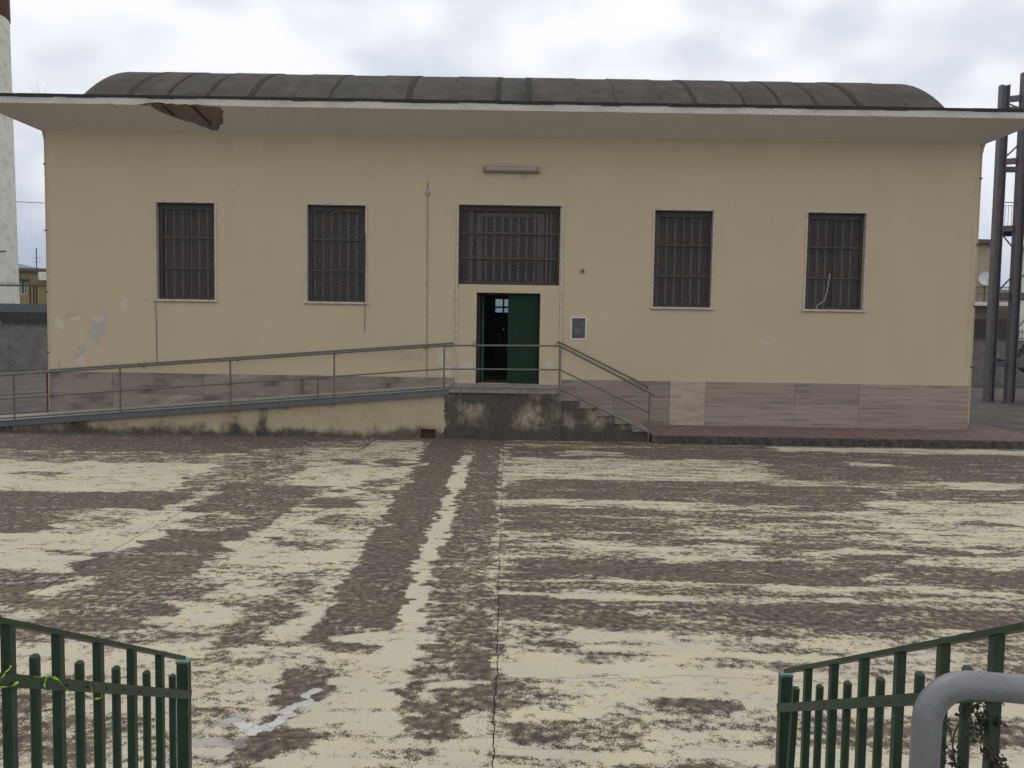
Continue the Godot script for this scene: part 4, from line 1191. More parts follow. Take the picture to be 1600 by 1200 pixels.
func wall_fittings() -> void:
	var t := thing("wall_lamp", "long dusty tube lamp box on the wall above the entrance", "lamp", Vector3(-0.09, 5.935, 0))
	var g := Geo.new()
	g.lohi(Vector3(-0.72, 5.86, 0.001), Vector3(0.54, 6.01, 0.04), 0.01)
	part(t, "housing", g, T.conduit)
	g = Geo.new()
	g.lohi(Vector3(-0.70, 5.868, 0.041), Vector3(0.52, 6.005, 0.125), 0.035)
	part(t, "diffuser", g, T.lamp)
	for x in [-0.715, 0.51]:
		g = Geo.new()
		g.lohi(Vector3(x, 5.862, 0.0405), Vector3(x + 0.025, 6.011, 0.13), 0.008)
		part(t, "end_cap", g, T.conduit)
	t = thing("electric_conduit", "thin vertical conduit with round junction box left of the entrance", "conduit", Vector3(-1.98, 1.2, 0))
	g = Geo.new()
	g.tube([Vector3(-1.965, 1.2, 0.012), Vector3(-1.972, 2.6, 0.012), Vector3(-1.985, 5.40, 0.012)], 0.012, 8)
	part(t, "pipe", g, T.conduit)
	g = Geo.new()
	g.tube([Vector3(-1.988, 5.40, 0.001), Vector3(-1.988, 5.40, 0.05)], 0.056, 16)
	part(t, "junction_box", g, T.lamp)
	g = Geo.new()
	g.tube([Vector3(-1.988, 5.45, 0.012), Vector3(-1.986, 5.64, 0.006)], 0.007, 6)
	part(t, "cable_tail", g, T.cable)
	for y in [1.9, 2.6, 3.3, 4.0, 4.7]:
		g = Geo.new()
		g.lohi(Vector3(-2.0, y, 0.001), Vector3(-1.95, y + 0.02, 0.027))
		part(t, "clip", g, T.lamp)
	t = thing("lamp_holder", "small round lamp holder on the wall right of the upper window", "lamp holder", Vector3(1.568, 3.711, 0))
	g = Geo.new()
	g.tube([Vector3(1.568, 3.711, 0.001), Vector3(1.568, 3.711, 0.03)], 0.055, 14)
	part(t, "base_plate", g, T.marble)
	g = Geo.new()
	g.tube([Vector3(1.568, 3.70, 0.03), Vector3(1.568, 3.69, 0.07), Vector3(1.568, 3.64, 0.085)], 0.025, 10)
	part(t, "socket", g, T.cable)
	g = Geo.new()
	g.tube([Vector3(-8.19, 2.84, 0.05), Vector3(-8.185, 2.5, 0.012), Vector3(-8.18, 1.50, 0.012), Vector3(-8.17, 1.36, 0.03)], 0.006, 6)
	single("hanging_cable", g, T.cable, "thin cable running down from the leftmost window to the ramp handrail", "cable", Vector3(-8.18, 1.4, 0.01))
	g = Geo.new()
	g.tube([Vector3(-3.39, 4.45, 0.022), Vector3(-3.392, 2.9, 0.05), Vector3(-3.395, 2.5, 0.012), Vector3(-3.40, 2.2, 0.012)], 0.006, 6)
	single("hanging_cable", g, T.cable, "thin cable hanging at the right edge of the window left of the entrance", "cable", Vector3(-3.39, 2.2, 0.01))
	g = Geo.new()
	g.tube([Vector3(6.98, 2.88, -0.11), Vector3(6.99, 2.97, -0.115), Vector3(7.17, 3.09, -0.12), Vector3(7.22, 3.30, -0.121), Vector3(7.27, 3.72, -0.12)], 0.006, 6)
	single("loose_wire", g, T.white, "loose white wire across the lower panes of the rightmost window", "wire", Vector3(7.0, 2.89, -0.11))
	g = Geo.new()
	g.tube([Vector3(-8.22, 1.36, 0.13), Vector3(-8.20, 1.40, 0.14), Vector3(-8.17, 1.42, 0.14), Vector3(-8.14, 1.40, 0.14), Vector3(-8.12, 1.36, 0.13)], 0.014, 6)
	single("cable_clamp", g, T.cable, "small black clamp under the wall handrail below the leftmost window", "clamp", Vector3(-8.17, 1.36, 0.13))
	# dry weeds in the gutter of the flat roof
	var rng := RandomNumberGenerator.new()
	rng.seed = 33
	g = Geo.new()
	for k in 6:
		var p := Vector3(-10.75 + rng.randf() * 0.35, 7.18, 0.3 + rng.randf() * 0.3)
		var q := p + Vector3(rng.randf_range(-0.2, 0.2), rng.randf_range(0.3, 0.62), rng.randf_range(-0.1, 0.1))
		g.tube([p, p.lerp(q, 0.5) + Vector3(rng.randf_range(-0.03, 0.03), 0.03, 0), q], 0.003, 4, true, 0.0012)
	single("dry_weed", g, T.twig, "tuft of dry stalks growing on the roof edge left of the vault", "weed", Vector3(-10.6, 7.19, 0.45))

# ---------------------------------------------------------------- behind the hall
func spike_fence(label: String, x0: float, x1: float, z: float, y: float) -> void:
	var t := thing("spiked_fence", label, "fence", Vector3((x0 + x1) / 2, y, z), "iron fences on the boundary wall")
	for yy in [0.06, 0.38]:
		var r := Geo.new()
		r.lohi(Vector3(x0, y + yy, z - 0.015), Vector3(x1, y + yy + 0.035, z + 0.015))
		part(t, "rail", r, T.iron)
	var x := x0
	while x < x1:
		var g := Geo.new()
		g.bar(Vector3(x, y, z), Vector3(x, y + 0.52, z), 0.022, 0.022)
		part(t, "spike_bar", g, T.iron)
		x += 0.14

func backdrop_left() -> void:
	# far hills
	var hl := structure("hills")
	var g := Geo.new()
	var n := noise(77, 0.0016, 4)
	var prev := Vector3.ZERO
	for k in 121:
		var x := -4200.0 + k * 70.0
		var y := 150.0 + 70.0 * n.get_noise_1d(x) + 62.0 * exp(-pow((x + 1850.0) / 260.0, 2.0))
		var p := Vector3(x, y, -3000.0)
		if k > 0:
			var a := Vector3(prev.x, -1, -2500.0); var b := Vector3(p.x, -1, -2500.0)
			g.quad(a, b, p, prev)
			g.quad(Vector3(p.x, -1, -3490.0), Vector3(prev.x, -1, -3490.0), prev, p)
		prev = p
	part(hl, "hill_ridge", g, T.hill)
	# boundary wall of the yard
	var t := thing("boundary_wall", "grey rendered boundary wall running behind the hall", "wall", Vector3(0, 0, -21))
	for k in 16:
		g = Geo.new()
		var x := -48.0 + k * 6.0
		g.lohi(Vector3(x + 0.004, -0.03, -21.2), Vector3(x + 5.996, 2.13, -21.0), 0.01)
		part(t, "wall_panel", g, T.greywall)
		g = Geo.new()
		g.lohi(Vector3(x + 0.006, 2.131, -21.24), Vector3(x + 5.994, 2.16, -20.96), 0.008)
		part(t, "coping", g, T.greywall)
	g = Geo.new()
	g.slice(PackedVector2Array([Vector2(-24.85, 2.161), Vector2(-24.35, 2.161), Vector2(-24.40, 2.27), Vector2(-24.55, 2.33), Vector2(-24.75, 2.27)]), -21.18, -21.02)
	part(t, "cap_block", g, T.greywall)
	spike_fence("spiked iron fence on the grey wall, left of the hall", -28.0, -21.6, -21.1, 2.161)
	# pale chimney
	t = thing("chimney_stack", "tall pale tapering concrete chimney stack with dark top, at left edge", "chimney", Vector3(-28.6, 0, -26))
	g = Geo.new()
	g.tube([Vector3(-28.72, -0.03, -26), Vector3(-28.72, 18.2, -26)], 2.12, 40, true, 1.90)
	part(t, "shaft", g, T.chimney)
	g = Geo.new()
	g.tube([Vector3(-28.72, 18.2, -26), Vector3(-28.72, 19.6, -26)], 1.94, 40, true, 1.92)
	part(t, "cap_band", g, T.rust)
	g = Geo.new()
	g.lohi(Vector3(-27.6, 7.0, -24.45), Vector3(-27.35, 7.6, -24.05), 0.04)
	part(t, "lamp_bracket", g, T.iron)
	g = Geo.new()
	g.tube([Vector3(-27.62, 5.75, -24.12), Vector3(-27.2, 5.80, -24.42), Vector3(-26.8, 5.95, -25.1), Vector3(-26.70, 6.0, -25.5)], 0.03, 6)
	part(t, "cable", g, T.cable)
	# brown screen and framed iron fence beyond the wall
	g = Geo.new()
	for k in 40:
		g.lohi(Vector3(-26.4 + k * 0.1, -0.03, -23.0), Vector3(-26.4 + k * 0.1 + 0.088, 2.78, -22.96))
	single("slat_screen", g, T.hedge, "dark brown screen behind the spiked fence, left of the hall", "screen", Vector3(-24.4, 0, -23.0))
	t = thing("framed_fence", "dark iron frame fence with solid base in front of ochre house", "fence", Vector3(-24.4, 0, -24))
	g = Geo.new()
	g.lohi(Vector3(-26.8, -0.03, -24.1), Vector3(-22.2, 3.22, -24.0))
	part(t, "base_panel", g, T.channel)
	g = Geo.new()
	g.lohi(Vector3(-26.8, 4.10, -24.08), Vector3(-22.2, 4.17, -24.02))
	part(t, "top_rail", g, T.iron)
	for x in [-26.4, -24.68, -24.50, -24.36, -22.5]:
		g = Geo.new()
		g.lohi(Vector3(x, 3.221, -24.08), Vector3(x + 0.06, 4.099, -24.02))
		part(t, "post", g, T.rust)
	g = Geo.new()
	for k in 46:
		g.lohi(Vector3(-26.8 + k * 0.1, 4.171, -24.06), Vector3(-26.8 + k * 0.1 + 0.02, 4.30, -24.04))
	part(t, "spikes", g, T.iron).set_meta("kind", "stuff")
	# ochre house
	t = thing("ochre_house", "distant ochre flat-roofed house seen between chimney and hall", "house", Vector3(-47, 0, -73))
	g = Geo.new()
	g.wall(-52.2, -42.0, -0.03, 7.5, -70.0, -70.3, [[-51.5, 5.2, -50.95, 6.4], [-46.5, 5.2, -45.5, 6.4]])
	g.lohi(Vector3(-52.2, -0.03, -78.0), Vector3(-42.0, 7.5, -70.301))
	part(t, "wall", g, T.ochre)
	g = Geo.new()
	g.lohi(Vector3(-52.6, 7.501, -78.3), Vector3(-41.6, 7.85, -69.6), 0.03)
	part(t, "roof", g, T.rooftile)
	g = Geo.new()
	g.lohi(Vector3(-49.3, 6.6, -69.99), Vector3(-42.0, 7.45, -69.2), 0.03)
	part(t, "balcony_roof", g, T.chimney)
	for x in [-51.5, -46.5]:
		g = Geo.new()
		g.lohi(Vector3(x - 0.06, 5.14, -70.06), Vector3(x, 6.46, -69.96))
		g.lohi(Vector3(x + 0.55, 5.14, -70.06), Vector3(x + 0.61, 6.46, -69.96))
		g.lohi(Vector3(x + 0.25, 5.2, -70.10), Vector3(x + 0.30, 6.4, -70.04))
		g.lohi(Vector3(x, 5.14, -70.06), Vector3(x + 0.55, 5.2, -69.96))
		var w := part(t, "window", g, T.white)
		g = Geo.new()
		g.lohi(Vector3(x, 5.2, -70.15), Vector3(x + 0.55, 6.4, -70.12))
		part(w, "pane", g, T.slate)
		g = Geo.new()
		g.lohi(Vector3(x - 0.3, 6.62, -69.99), Vector3(x + 0.9, 6.75, -69.5))
		part(w, "canopy", g, T.iron)
	t = thing("roof_aerial", "thin television aerial mast on the ochre house", "aerial", Vector3(-50.43, 7.85, -71))
	g = Geo.new()
	g.tube([Vector3(-50.43, 7.85, -71), Vector3(-50.43, 10.05, -71)], 0.06, 6)
	part(t, "mast", g, T.channel)
	for y in [8.6, 9.0]:
		g = Geo.new()
		g.tube([Vector3(-50.9, y, -71), Vector3(-50.0, y, -71)], 0.02, 5)
		part(t, "cross_arm", g, T.channel)
	# tall wire netting beyond the wall
	t = thing("wire_netting", "tall faint wire netting fence strung between chimney and hall", "netting", Vector3(-24.5, 0, -27))
	for x in [-29.9, -20.6]:
		g = Geo.new()
		g.tube([Vector3(x, -0.03, -27), Vector3(x, 8.85, -27)], 0.05, 8)
		part(t, "post", g, T.channel)
	g = Geo.new()
	g.tube([Vector3(-29.9, 8.85, -27), Vector3(-25.0, 8.72, -27), Vector3(-20.6, 8.80, -27)], 0.018, 5)
	part(t, "top_cable", g, T.cable)
	g = Geo.new()
	for k in 70:
		g.bar(Vector3(-29.9 + k * 0.133, 4.0, -27), Vector3(-29.9 + k * 0.133, 8.73, -27), 0.0035, 0.0035)
	for k in 34:
		g.bar(Vector3(-29.9, 4.0 + k * 0.14, -27), Vector3(-20.6, 4.0 + k * 0.14, -27), 0.0035, 0.0035, Vector3.UP)
	part(t, "mesh_wires", g, T.channel).set_meta("kind", "stuff")

func h_column(g: Geo, x: float, z: float, y0: float, y1: float) -> void:      # H section, flanges facing left and right
	g.lohi(Vector3(x - 0.14, y0, z - 0.13), Vector3(x - 0.115, y1, z + 0.13))
	g.lohi(Vector3(x + 0.115, y0, z - 0.13), Vector3(x + 0.14, y1, z + 0.13))
	g.lohi(Vector3(x - 0.1149, y0, z - 0.010), Vector3(x + 0.1149, y1, z + 0.010))

func backdrop_right() -> void:
	spike_fence("spiked iron fence on the grey wall, right of the hall", 20.5, 27.5, -21.1, 2.161)
	var t := thing("steel_stair_tower", "dark steel fire escape tower beyond the hall's right corner", "fire escape", Vector3(19.3, 0, -10.6))
	var za := -12.1; var zb := -10.62; var xa := 17.05; var xb := 21.6
	for q in [[xa, -10.8, 11.1], [17.62, -10.5, 11.45], [17.78, -12.1, 11.05], [xb, za, 11.05], [xb, -10.5, 11.45]]:
		var g := Geo.new()
		h_column(g, q[0], q[1], -0.03, q[2])
		part(t, "column", g, T.steel)
		g = Geo.new()
		g.lohi(Vector3(q[0] - 0.2, -0.03, q[1] - 0.2), Vector3(q[0] + 0.2, 0.0, q[1] + 0.2))
		part(t, "base_plate", g, T.steel)
	for y in [1.36, 3.78, 6.12, 8.45, 10.6]:
		var g := Geo.new()
		g.bar(Vector3(17.19, y, -10.74), Vector3(17.48, y, -10.56), 0.2, 0.12, Vector3.UP)
		part(t, "cross_beam", g, T.steel)
		g = Geo.new()
		g.lohi(Vector3(17.761, y - 0.1, -10.58), Vector3(xb - 0.141, y + 0.1, -10.46))
		part(t, "long_beam", g, T.steel)
		g = Geo.new()
		g.lohi(Vector3(17.921, y - 0.1, za - 0.05), Vector3(xb - 0.141, y + 0.1, za + 0.05))
		part(t, "long_beam", g, T.steel)
		g = Geo.new()
		g.lohi(Vector3(xb - 0.07, y - 0.1, za + 0.131), Vector3(xb + 0.07, y + 0.1, -10.631))
		part(t, "cross_beam", g, T.steel)
	for q in [[8.62, 8.98], [5.95, 5.45], [3.95, 4.4], [10.45, 10.25]]:
		var g := Geo.new()
		g.bar(Vector3(17.19, q[0], -10.76), Vector3(17.48, q[1], -10.54), 0.05, 0.03, Vector3.UP)
		part(t, "brace", g, T.steel)
	for q in [[5.45, 4.9], [4.4, 4.95]]:
		var g := Geo.new()
		g.bar(Vector3(17.77, q[0], -10.52), Vector3(18.6, q[1] , -10.52), 0.05, 0.03, Vector3.UP)
		part(t, "brace", g, T.steel)
	# landings with railings
	for q in [[1.47, 17.93, 18.5], [3.9, 20.2, xb - 0.15], [6.23, 17.93, 18.9], [8.56, 20.2, xb - 0.15]]:
		var g := Geo.new()
		g.lohi(Vector3(q[1], q[0], za + 0.14), Vector3(q[2], q[0] + 0.05, zb - 0.14))
		g.lohi(Vector3(q[1], q[0] - 0.14, zb - 0.19), Vector3(q[2], q[0] - 0.001, zb - 0.141))
		g.lohi(Vector3(q[1], q[0] - 0.14, za + 0.141), Vector3(q[2], q[0] - 0.001, za + 0.19))
		var ld := part(t, "landing", g, T.steel)
		if q[0] > 2.0:
			for z in [za + 0.16, zb - 0.16]:
				g = Geo.new()
				g.tube([Vector3(q[1], q[0] + 1.0, z), Vector3(q[2], q[0] + 1.0, z)], 0.018, 6)
				g.tube([Vector3(q[1], q[0] + 0.88, z), Vector3(q[2], q[0] + 0.88, z)], 0.012, 6)
				var x: float = q[1] + 0.02
				while x < q[2]:
					g.tube([Vector3(x, q[0] + 0.05, z), Vector3(x, q[0] + 0.88, z)], 0.008, 5, false)
					x += 0.12
				part(ld, "railing", g, T.steel)
	# flights
	for q in [[18.5, 1.52, 20.2, 3.88], [20.2, 3.88, 18.9, 6.28], [18.9, 6.28, 20.2, 8.55]]:
		var g := Geo.new()
		var a := Vector3(q[0], q[1] - 0.1, 0); var b := Vector3(q[2], q[3] - 0.1, 0)
		for z in [za + 0.2, zb - 0.2]:
			g.bar(a + Vector3(0, 0, z), b + Vector3(0, 0, z), 0.04, 0.2, Vector3(0, 0, 1))
		var fl := part(t, "stair_flight", g, T.steel)
		for k in 13:
			g = Geo.new()
			var p := a.lerp(b, (k + 0.5) / 13.0)
			g.lohi(Vector3(p.x - 0.13, p.y, za + 0.221), Vector3(p.x + 0.13, p.y + 0.03, zb - 0.221))
			part(fl, "tread", g, T.steel)
		for z in [za + 0.2, zb - 0.2]:
			g = Geo.new()
			g.tube([a + Vector3(0, 1.05, z), b + Vector3(0, 1.05, z)], 0.02, 6)
			for k in 4: g.tube([a.lerp(b, k / 3.0) + Vector3(0, 0.08, z), a.lerp(b, k / 3.0) + Vector3(0, 1.05, z)], 0.016, 6)
			part(fl, "handrail", g, T.steel)
	# lower steps up to the first landing
	var s := Geo.new()
	for z in [za + 0.2, zb - 0.2]:
		s.bar(Vector3(20.6, 0.0, z), Vector3(18.5, 1.42, z), 0.04, 0.2, Vector3(0, 0, 1))
	var lf := part(t, "stair_flight", s, T.steel)
	for k in 8:
		s = Geo.new()
		var p := Vector3(20.6, 0.0, 0).lerp(Vector3(18.5, 1.42, 0), (k + 0.7) / 8.4)
		s.lohi(Vector3(p.x - 0.13, p.y, za + 0.221), Vector3(p.x + 0.13, p.y + 0.03, zb - 0.221))
		part(lf, "tread", s, T.steel)
	# house with balcony, beyond the wall
	t = thing("balcony_house", "beige house with brown roof and railed balcony behind the steel stairs", "house", Vector3(36, 0, -44))
	var g := Geo.new()
	g.wall(31.0, 33.1, -0.03, 8.7, -40.0, -40.3, [[31.2, 4.7, 32.05, 6.9]])
	g.lohi(Vector3(31.0, -0.03, -46.0), Vector3(33.1, 8.7, -40.301))
	g.lohi(Vector3(33.101, -0.03, -46.0), Vector3(46.0, 5.6, -40.302))
	part(t, "wall", g, T.beige)
	g = Geo.new()
	g.lohi(Vector3(30.7, 8.701, -46.3), Vector3(33.3, 9.0, -39.5), 0.03)
	part(t, "roof", g, T.rooftile)
	g = Geo.new()
	g.lohi(Vector3(31.2, 4.7, -40.2), Vector3(32.05, 6.9, -40.15))
	part(t, "shutter", g, T.hedge)
	g = Geo.new()
	g.lohi(Vector3(30.5, 4.40, -39.999), Vector3(46.0, 4.66, -38.6), 0.02)
	var bl := part(t, "balcony_slab", g, T.white)
	g = Geo.new()
	g.lohi(Vector3(30.5, 5.66, -38.68), Vector3(46.0, 5.71, -38.62))
	g.lohi(Vector3(30.5, 5.2, -38.67), Vector3(46.0, 5.23, -38.63))
	for k in 130: g.lohi(Vector3(30.5 + k * 0.12, 4.661, -38.66), Vector3(30.52 + k * 0.12, 5.659, -38.64))
	part(bl, "balustrade", g, T.iron)
	g = Geo.new()
	g.lohi(Vector3(29.5, 2.0, -39.3), Vector3(46.0, 3.55, -38.9), 0.05)
	part(t, "lower_wall", g, T.hedge)
	g = Geo.new()
	g.lohi(Vector3(29.5, -0.03, -39.6), Vector3(46.0, 2.0, -38.9), 0.05)
	part(t, "lower_terrace", g, T.rooftile)
	g = Geo.new()
	g.lohi(Vector3(32.75, 6.15, -39.99), Vector3(33.05, 6.6, -39.8), 0.03)
	part(t, "meter_box", g, mat("yellow_box", Color(0.40, 0.33, 0.05), 0.6))
	g = Geo.new()
	g.tube([Vector3(32.6, 9.0, -42), Vector3(32.6, 9.9, -42)], 0.12, 8)
	part(t, "roof_pipe", g, T.rust)
	t = thing("satellite_dish", "round white satellite dish on the beige house's balcony", "satellite dish", Vector3(32.35, 4.7, -39.2))
	g = Geo.new()
	var rings := 6; var seg := 24
	var c := Vector3(32.35, 6.25, -39.1)
	var dir := Vector3(-0.35, 0.25, 1).normalized()
	var sd := dir.cross(Vector3.UP).normalized(); var up := sd.cross(dir)
	var at := func(r: float, k: int, back: float) -> Vector3: return c + (sd * cos(TAU * k / seg) + up * sin(TAU * k / seg)) * r + dir * (0.45 * r * r - back)
	for i in rings:
		for k in seg:
			var r0 := 0.48 * i / rings; var r1 := 0.48 * (i + 1) / rings
			g.quad(at.call(r0, k, 0.0), at.call(r1, k, 0.0), at.call(r1, k + 1, 0.0), at.call(r0, k + 1, 0.0))
			g.quad(at.call(r0, k + 1, 0.02), at.call(r1, k + 1, 0.02), at.call(r1, k, 0.02), at.call(r0, k, 0.02))
	part(t, "reflector", g, T.dish)
	g = Geo.new()
	g.tube([Vector3(32.35, 4.66, -39.25), Vector3(32.35, 6.2, -39.25), c], 0.03, 8)
	part(t, "mast", g, T.iron)
	g = Geo.new()
	g.tube([c + up * -0.42 + dir * 0.08, c + dir * 0.55 + up * -0.15], 0.015, 6)
	part(t, "feed_arm", g, T.iron)
	# pale building at the far right
	t = thing("pale_building", "plain pale rendered building behind the steel stairs, at right edge", "building", Vector3(31, 0, -26))
	g = Geo.new()
	g.plate(PackedVector2Array([Vector2(24.75, -22.5), Vector2(38.0, -22.5), Vector2(38.0, -30.0), Vector2(29.6, -30.0)]), -0.03, 6.6)
	part(t, "wall", g, T.chimney)
	g = Geo.new()
	g.plate(PackedVector2Array([Vector2(24.6, -22.3), Vector2(38.2, -22.3), Vector2(38.2, -30.2), Vector2(29.5, -30.2)]), 6.601, 6.8)
	part(t, "roof_edge", g, T.fascia)

# ---------------------------------------------------------------- near the camera
func stair_rail(label: String, x_far: float, x_near: float, z0: float, pitch: float, count: int, ytop: float, slope: float, inner: float, tilt_first: bool) -> Node3D:
	var t := thing("stair_railing", label, "railing", Vector3(x_far, 0, z0), "green iron railings beside the steps")
	var zn := z0 + pitch * count
	var X := func(z: float) -> float: return lerpf(x_far, x_near, (z - z0) / (zn - z0))
	var Y := func(z: float) -> float: return ytop + (z - z0) * slope
	var step := func(z: float) -> float: return clampf(ceilf((z - 16.2) / 0.326), 0.0, 6.0) * 0.155
	# end stile with a flat lighter cap
	var g := Geo.new()
	g.lohi(Vector3(x_far - 0.022, 0.156, z0 - 0.02), Vector3(x_far + 0.022, ytop - 0.012, z0 + 0.02), 0.003)
	var st := part(t, "end_post", g, T.green)
	g = Geo.new()
	g.lohi(Vector3(x_far - 0.024, ytop - 0.0119, z0 - 0.022), Vector3(x_far + 0.024, ytop - 0.002, z0 + 0.022), 0.002)
	part(st, "cap", g, T.green_cap)
	# top rail: flat bar lying on the tall bars
	g = Geo.new()
	g.bar(Vector3(x_far, Y.call(z0 + 0.023) + 0.004, z0 + 0.023), Vector3(x_near, Y.call(zn + 0.12) + 0.004, zn + 0.12), 0.034, 0.014, Vector3.RIGHT)
	part(t, "top_rail", g, T.green)
	# flat middle rail on the inner side, bolted
	g = Geo.new()
	var off := inner * 0.0185
	g.bar(Vector3(x_far + off + inner * 0.006, Y.call(z0) - 0.142, z0 - 0.004), Vector3(x_near + off, Y.call(zn + 0.1) - 0.142, zn + 0.1), 0.008, 0.031, Vector3.RIGHT)
	var mr := part(t, "middle_rail", g, T.green)
	g = Geo.new()
	g.bar(Vector3(x_far + off, Y.call(z0) - 0.78, z0), Vector3(x_near + off, Y.call(zn + 0.1) - 0.78, zn + 0.1), 0.008, 0.031, Vector3.RIGHT)
	part(t, "bottom_rail", g, T.green)
	for k in range(1, count + 1):
		var z := z0 + pitch * k
		g = Geo.new()
		var x: float = X.call(z)
		g.lohi(Vector3(x - 0.0125, Y.call(z) - 0.83, z - 0.0125), Vector3(x + 0.0125, Y.call(z) + 0.003, z + 0.0125), 0.0015)
		part(t, "tall_bar", g, T.green)
	for k in count:
		var z := z0 + pitch * (k + 0.5)
		g = Geo.new()
		var x: float = X.call(z)
		var y: float = Y.call(z) - 0.065
		if tilt_first and k == 0:
			g.bar(Vector3(x, y - 0.76, z - 0.07), Vector3(x, y, z), 0.022, 0.022)
		else:
			g.lohi(Vector3(x - 0.012, y - 0.765, z - 0.012), Vector3(x + 0.012, y, z + 0.012), 0.0065)
		part(t, "short_bar", g, T.green)
	for k in count * 2:
		var z := z0 + pitch * (k + 1) * 0.5
		g = Geo.new()
		var x: float = X.call(z) + inner * 0.0245
		var y: float = Y.call(z) - 0.142
		g.tube([Vector3(x, y, z), Vector3(x + inner * 0.004, y, z)], 0.004, 8)
		part(mr, "bolt", g, T.iron)
	return t

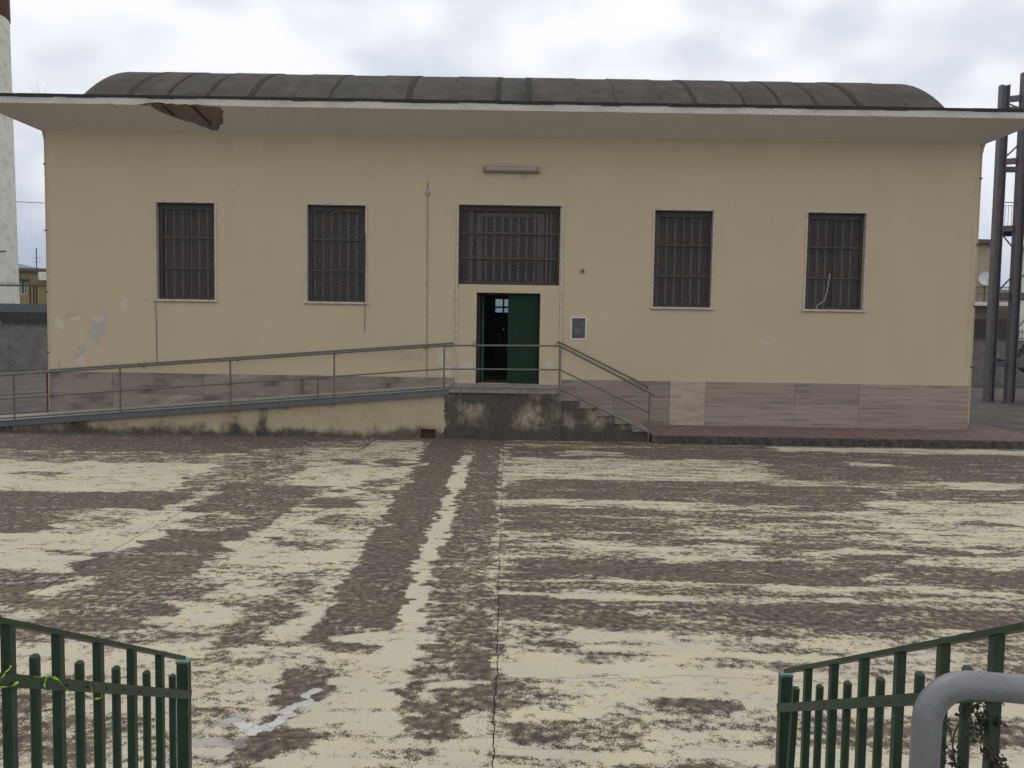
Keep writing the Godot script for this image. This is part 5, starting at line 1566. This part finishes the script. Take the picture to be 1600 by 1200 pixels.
func foreground() -> void:
	# steps down to the yard, under the camera
	var s := thing("yard_steps", "concrete steps going down into the yard between the green railings", "steps", Vector3(0, 0, 18))
	for k in 6:
		var g := Geo.new()
		g.lohi(Vector3(-1.45, -0.03, 16.2 + k * 0.326), Vector3(1.30, 0.155 * (k + 1), (16.2 + (k + 1) * 0.326 if k < 5 else 21.0) - 0.0005), 0.008)
		part(s, "step", g, T.concrete)
	var g := Geo.new()
	g.lohi(Vector3(1.301, -0.03, 17.83), Vector3(3.2, 0.928, 21.0), 0.008)
	part(s, "side_landing", g, T.concrete)
	stair_rail("green iron railing with neon ribbon tied to it, at bottom left", -1.252, -1.213, 16.385, 0.2365, 6, 1.036, 0.471, 1.0, false)
	stair_rail("green iron railing behind the grey pipe barrier, at bottom right", 1.064, 1.108, 16.42, 0.2150, 6, 1.036, 0.482, -1.0, true)
	# bent pipe barrier
	g = Geo.new()
	var path := [Vector3(0.722, 0.93, 18.16), Vector3(0.728, 1.30, 18.155), Vector3(0.735, 1.655, 18.15)]
	for k in range(1, 9):
		var a := PI / 2.0 * k / 8.0
		path.append(Vector3(0.735 + 0.068 * (1 - cos(a)), 1.655 + 0.068 * sin(a), 18.15))
	path.append_array([Vector3(0.90, 1.7235, 18.168), Vector3(1.25, 1.7235, 18.20), Vector3(1.75, 1.7235, 18.26)])
	for k in range(1, 9):
		var a := PI / 2.0 * k / 8.0
		path.append(Vector3(1.75 + 0.068 * sin(a), 1.7235 - 0.068 * (1 - cos(a)), 18.265))
	path.append(Vector3(1.818, 0.93, 18.265))
	g.tube(path, 0.0245, 24)
	var pb := thing("pipe_barrier", "grey painted bent pipe barrier in the near right corner", "barrier", Vector3(1.2, 0.93, 18.2))
	part(pb, "bent_pipe", g, T.galv)
	for q in [Vector3(0.722, 0.93, 18.16), Vector3(1.818, 0.93, 18.265)]:
		g = Geo.new()
		g.tube([q, q + Vector3(0, 0.008, 0)], 0.06, 20)
		part(pb, "foot_flange", g, T.galv)
	# plastic ribbon
	var rb := thing("plastic_ribbon", "neon yellow-green plastic ribbon tied round the left railing's middle rail", "ribbon", Vector3(-1.2, 1.35, 17.4))
	for p in [[Vector3(-1.197, 1.505, 17.69), Vector3(-1.193, 1.470, 17.645), Vector3(-1.193, 1.455, 17.611), Vector3(-1.195, 1.450, 17.562)], [Vector3(-1.196, 1.476, 17.66), Vector3(-1.193, 1.49, 17.64), Vector3(-1.195, 1.502, 17.60)],
			[Vector3(-1.197, 1.432, 17.498), Vector3(-1.192, 1.415, 17.451), Vector3(-1.194, 1.391, 17.46)], [Vector3(-1.198, 1.412, 17.437), Vector3(-1.192, 1.382, 17.394), Vector3(-1.192, 1.357, 17.374), Vector3(-1.19, 1.309, 17.325)],
			[Vector3(-1.20, 1.30, 17.212), Vector3(-1.196, 1.265, 17.209), Vector3(-1.194, 1.254, 17.226), Vector3(-1.192, 1.234, 17.177), Vector3(-1.194, 1.227, 17.152), Vector3(-1.195, 1.238, 17.156)]]:
		g = Geo.new()
		var cur := Curve3D.new()
		for k in p.size():
			var tn: Vector3 = (p[mini(k + 1, p.size() - 1)] - p[maxi(k - 1, 0)]) * 0.22
			cur.add_point(p[k], -tn, tn)
		var len := cur.get_baked_length()
		var last := []
		for k in 25:
			var c := cur.sample_baked(len * k / 24.0)

			var tw := Vector3(0.35, 1.0, 0.2).rotated(Vector3(0, 0, 1), 0.9 * sin(k * 0.45 + p.size())).normalized() * (0.0028 + 0.0022 * sin(k * 0.33 + p[0].z * 9.0))
			var nw := [c + tw, c - tw]
			if k > 0:
				g.quad(last[0], last[1], nw[1], nw[0])
				g.quad(last[0] + Vector3(0.0006, 0, 0), nw[0] + Vector3(0.0006, 0, 0), nw[1] + Vector3(0.0006, 0, 0), last[1] + Vector3(0.0006, 0, 0))
			last = nw
		part(rb, "strip", g, T.ribbon)
	# withered climber on the right railing
	var rng := RandomNumberGenerator.new()
	rng.seed = 12
	var v := thing("withered_vine", "withered dark climbing plant twisted round bars of the right railing", "climbing plant", Vector3(1.1, 0.95, 17.6))
	for q in [[1.106, 17.71, 0.95, 1.52, 3.0], [1.102, 17.60, 0.93, 1.45, 2.0], [1.10, 17.50, 0.92, 1.36, 2.0]]:
		g = Geo.new()
		var pts := []
		for k in 26:
			var f := k / 25.0
			var an: float = f * TAU * q[4]
			pts.append(Vector3(q[0] + cos(an) * 0.021, lerpf(q[2], q[3], f), q[1] + sin(an) * 0.021))
		g.tube(pts, 0.004, 6, true, 0.002)
		var stem := part(v, "stem", g, T.twig)
		var shoots := 40 if q[1] > 17.65 else 12
		for k in shoots:
			g = Geo.new()
			var p: Vector3 = pts[rng.randi_range(9, 24)]
			var e := p + Vector3(rng.randf_range(-0.02, 0.03), rng.randf_range(-0.05, 0.03), rng.randf_range(-0.09, 0.07))
			g.tube([p, p.lerp(e, 0.5) + Vector3(0, 0.012, 0), e], 0.0018, 5, true, 0.001)
			var sh := part(v, "shoot", g, T.twig)
			g = Geo.new()
			for j in 14:
				var l := p.lerp(e, rng.randf_range(0.1, 1.05)) + Vector3(rng.randf_range(-0.014, 0.014), rng.randf_range(-0.014, 0.012), rng.randf_range(-0.014, 0.014))
				var d := Vector3(rng.randf_range(-1, 1), rng.randf_range(-1, 0.5), rng.randf_range(-1, 1)).normalized() * rng.randf_range(0.008, 0.018)
				var sd := d.cross(Vector3(rng.randf(), rng.randf(), rng.randf())).normalized() * d.length() * 0.42
				var m := l + d * 0.5 + Vector3(0, 0.003, 0)
				g.tri(l, m + sd, m); g.tri(l, m, m - sd); g.tri(m + sd, l + d, m); g.tri(m, l + d, m - sd)
			part(sh, "leaves", g, T.leaf).set_meta("kind", "stuff")
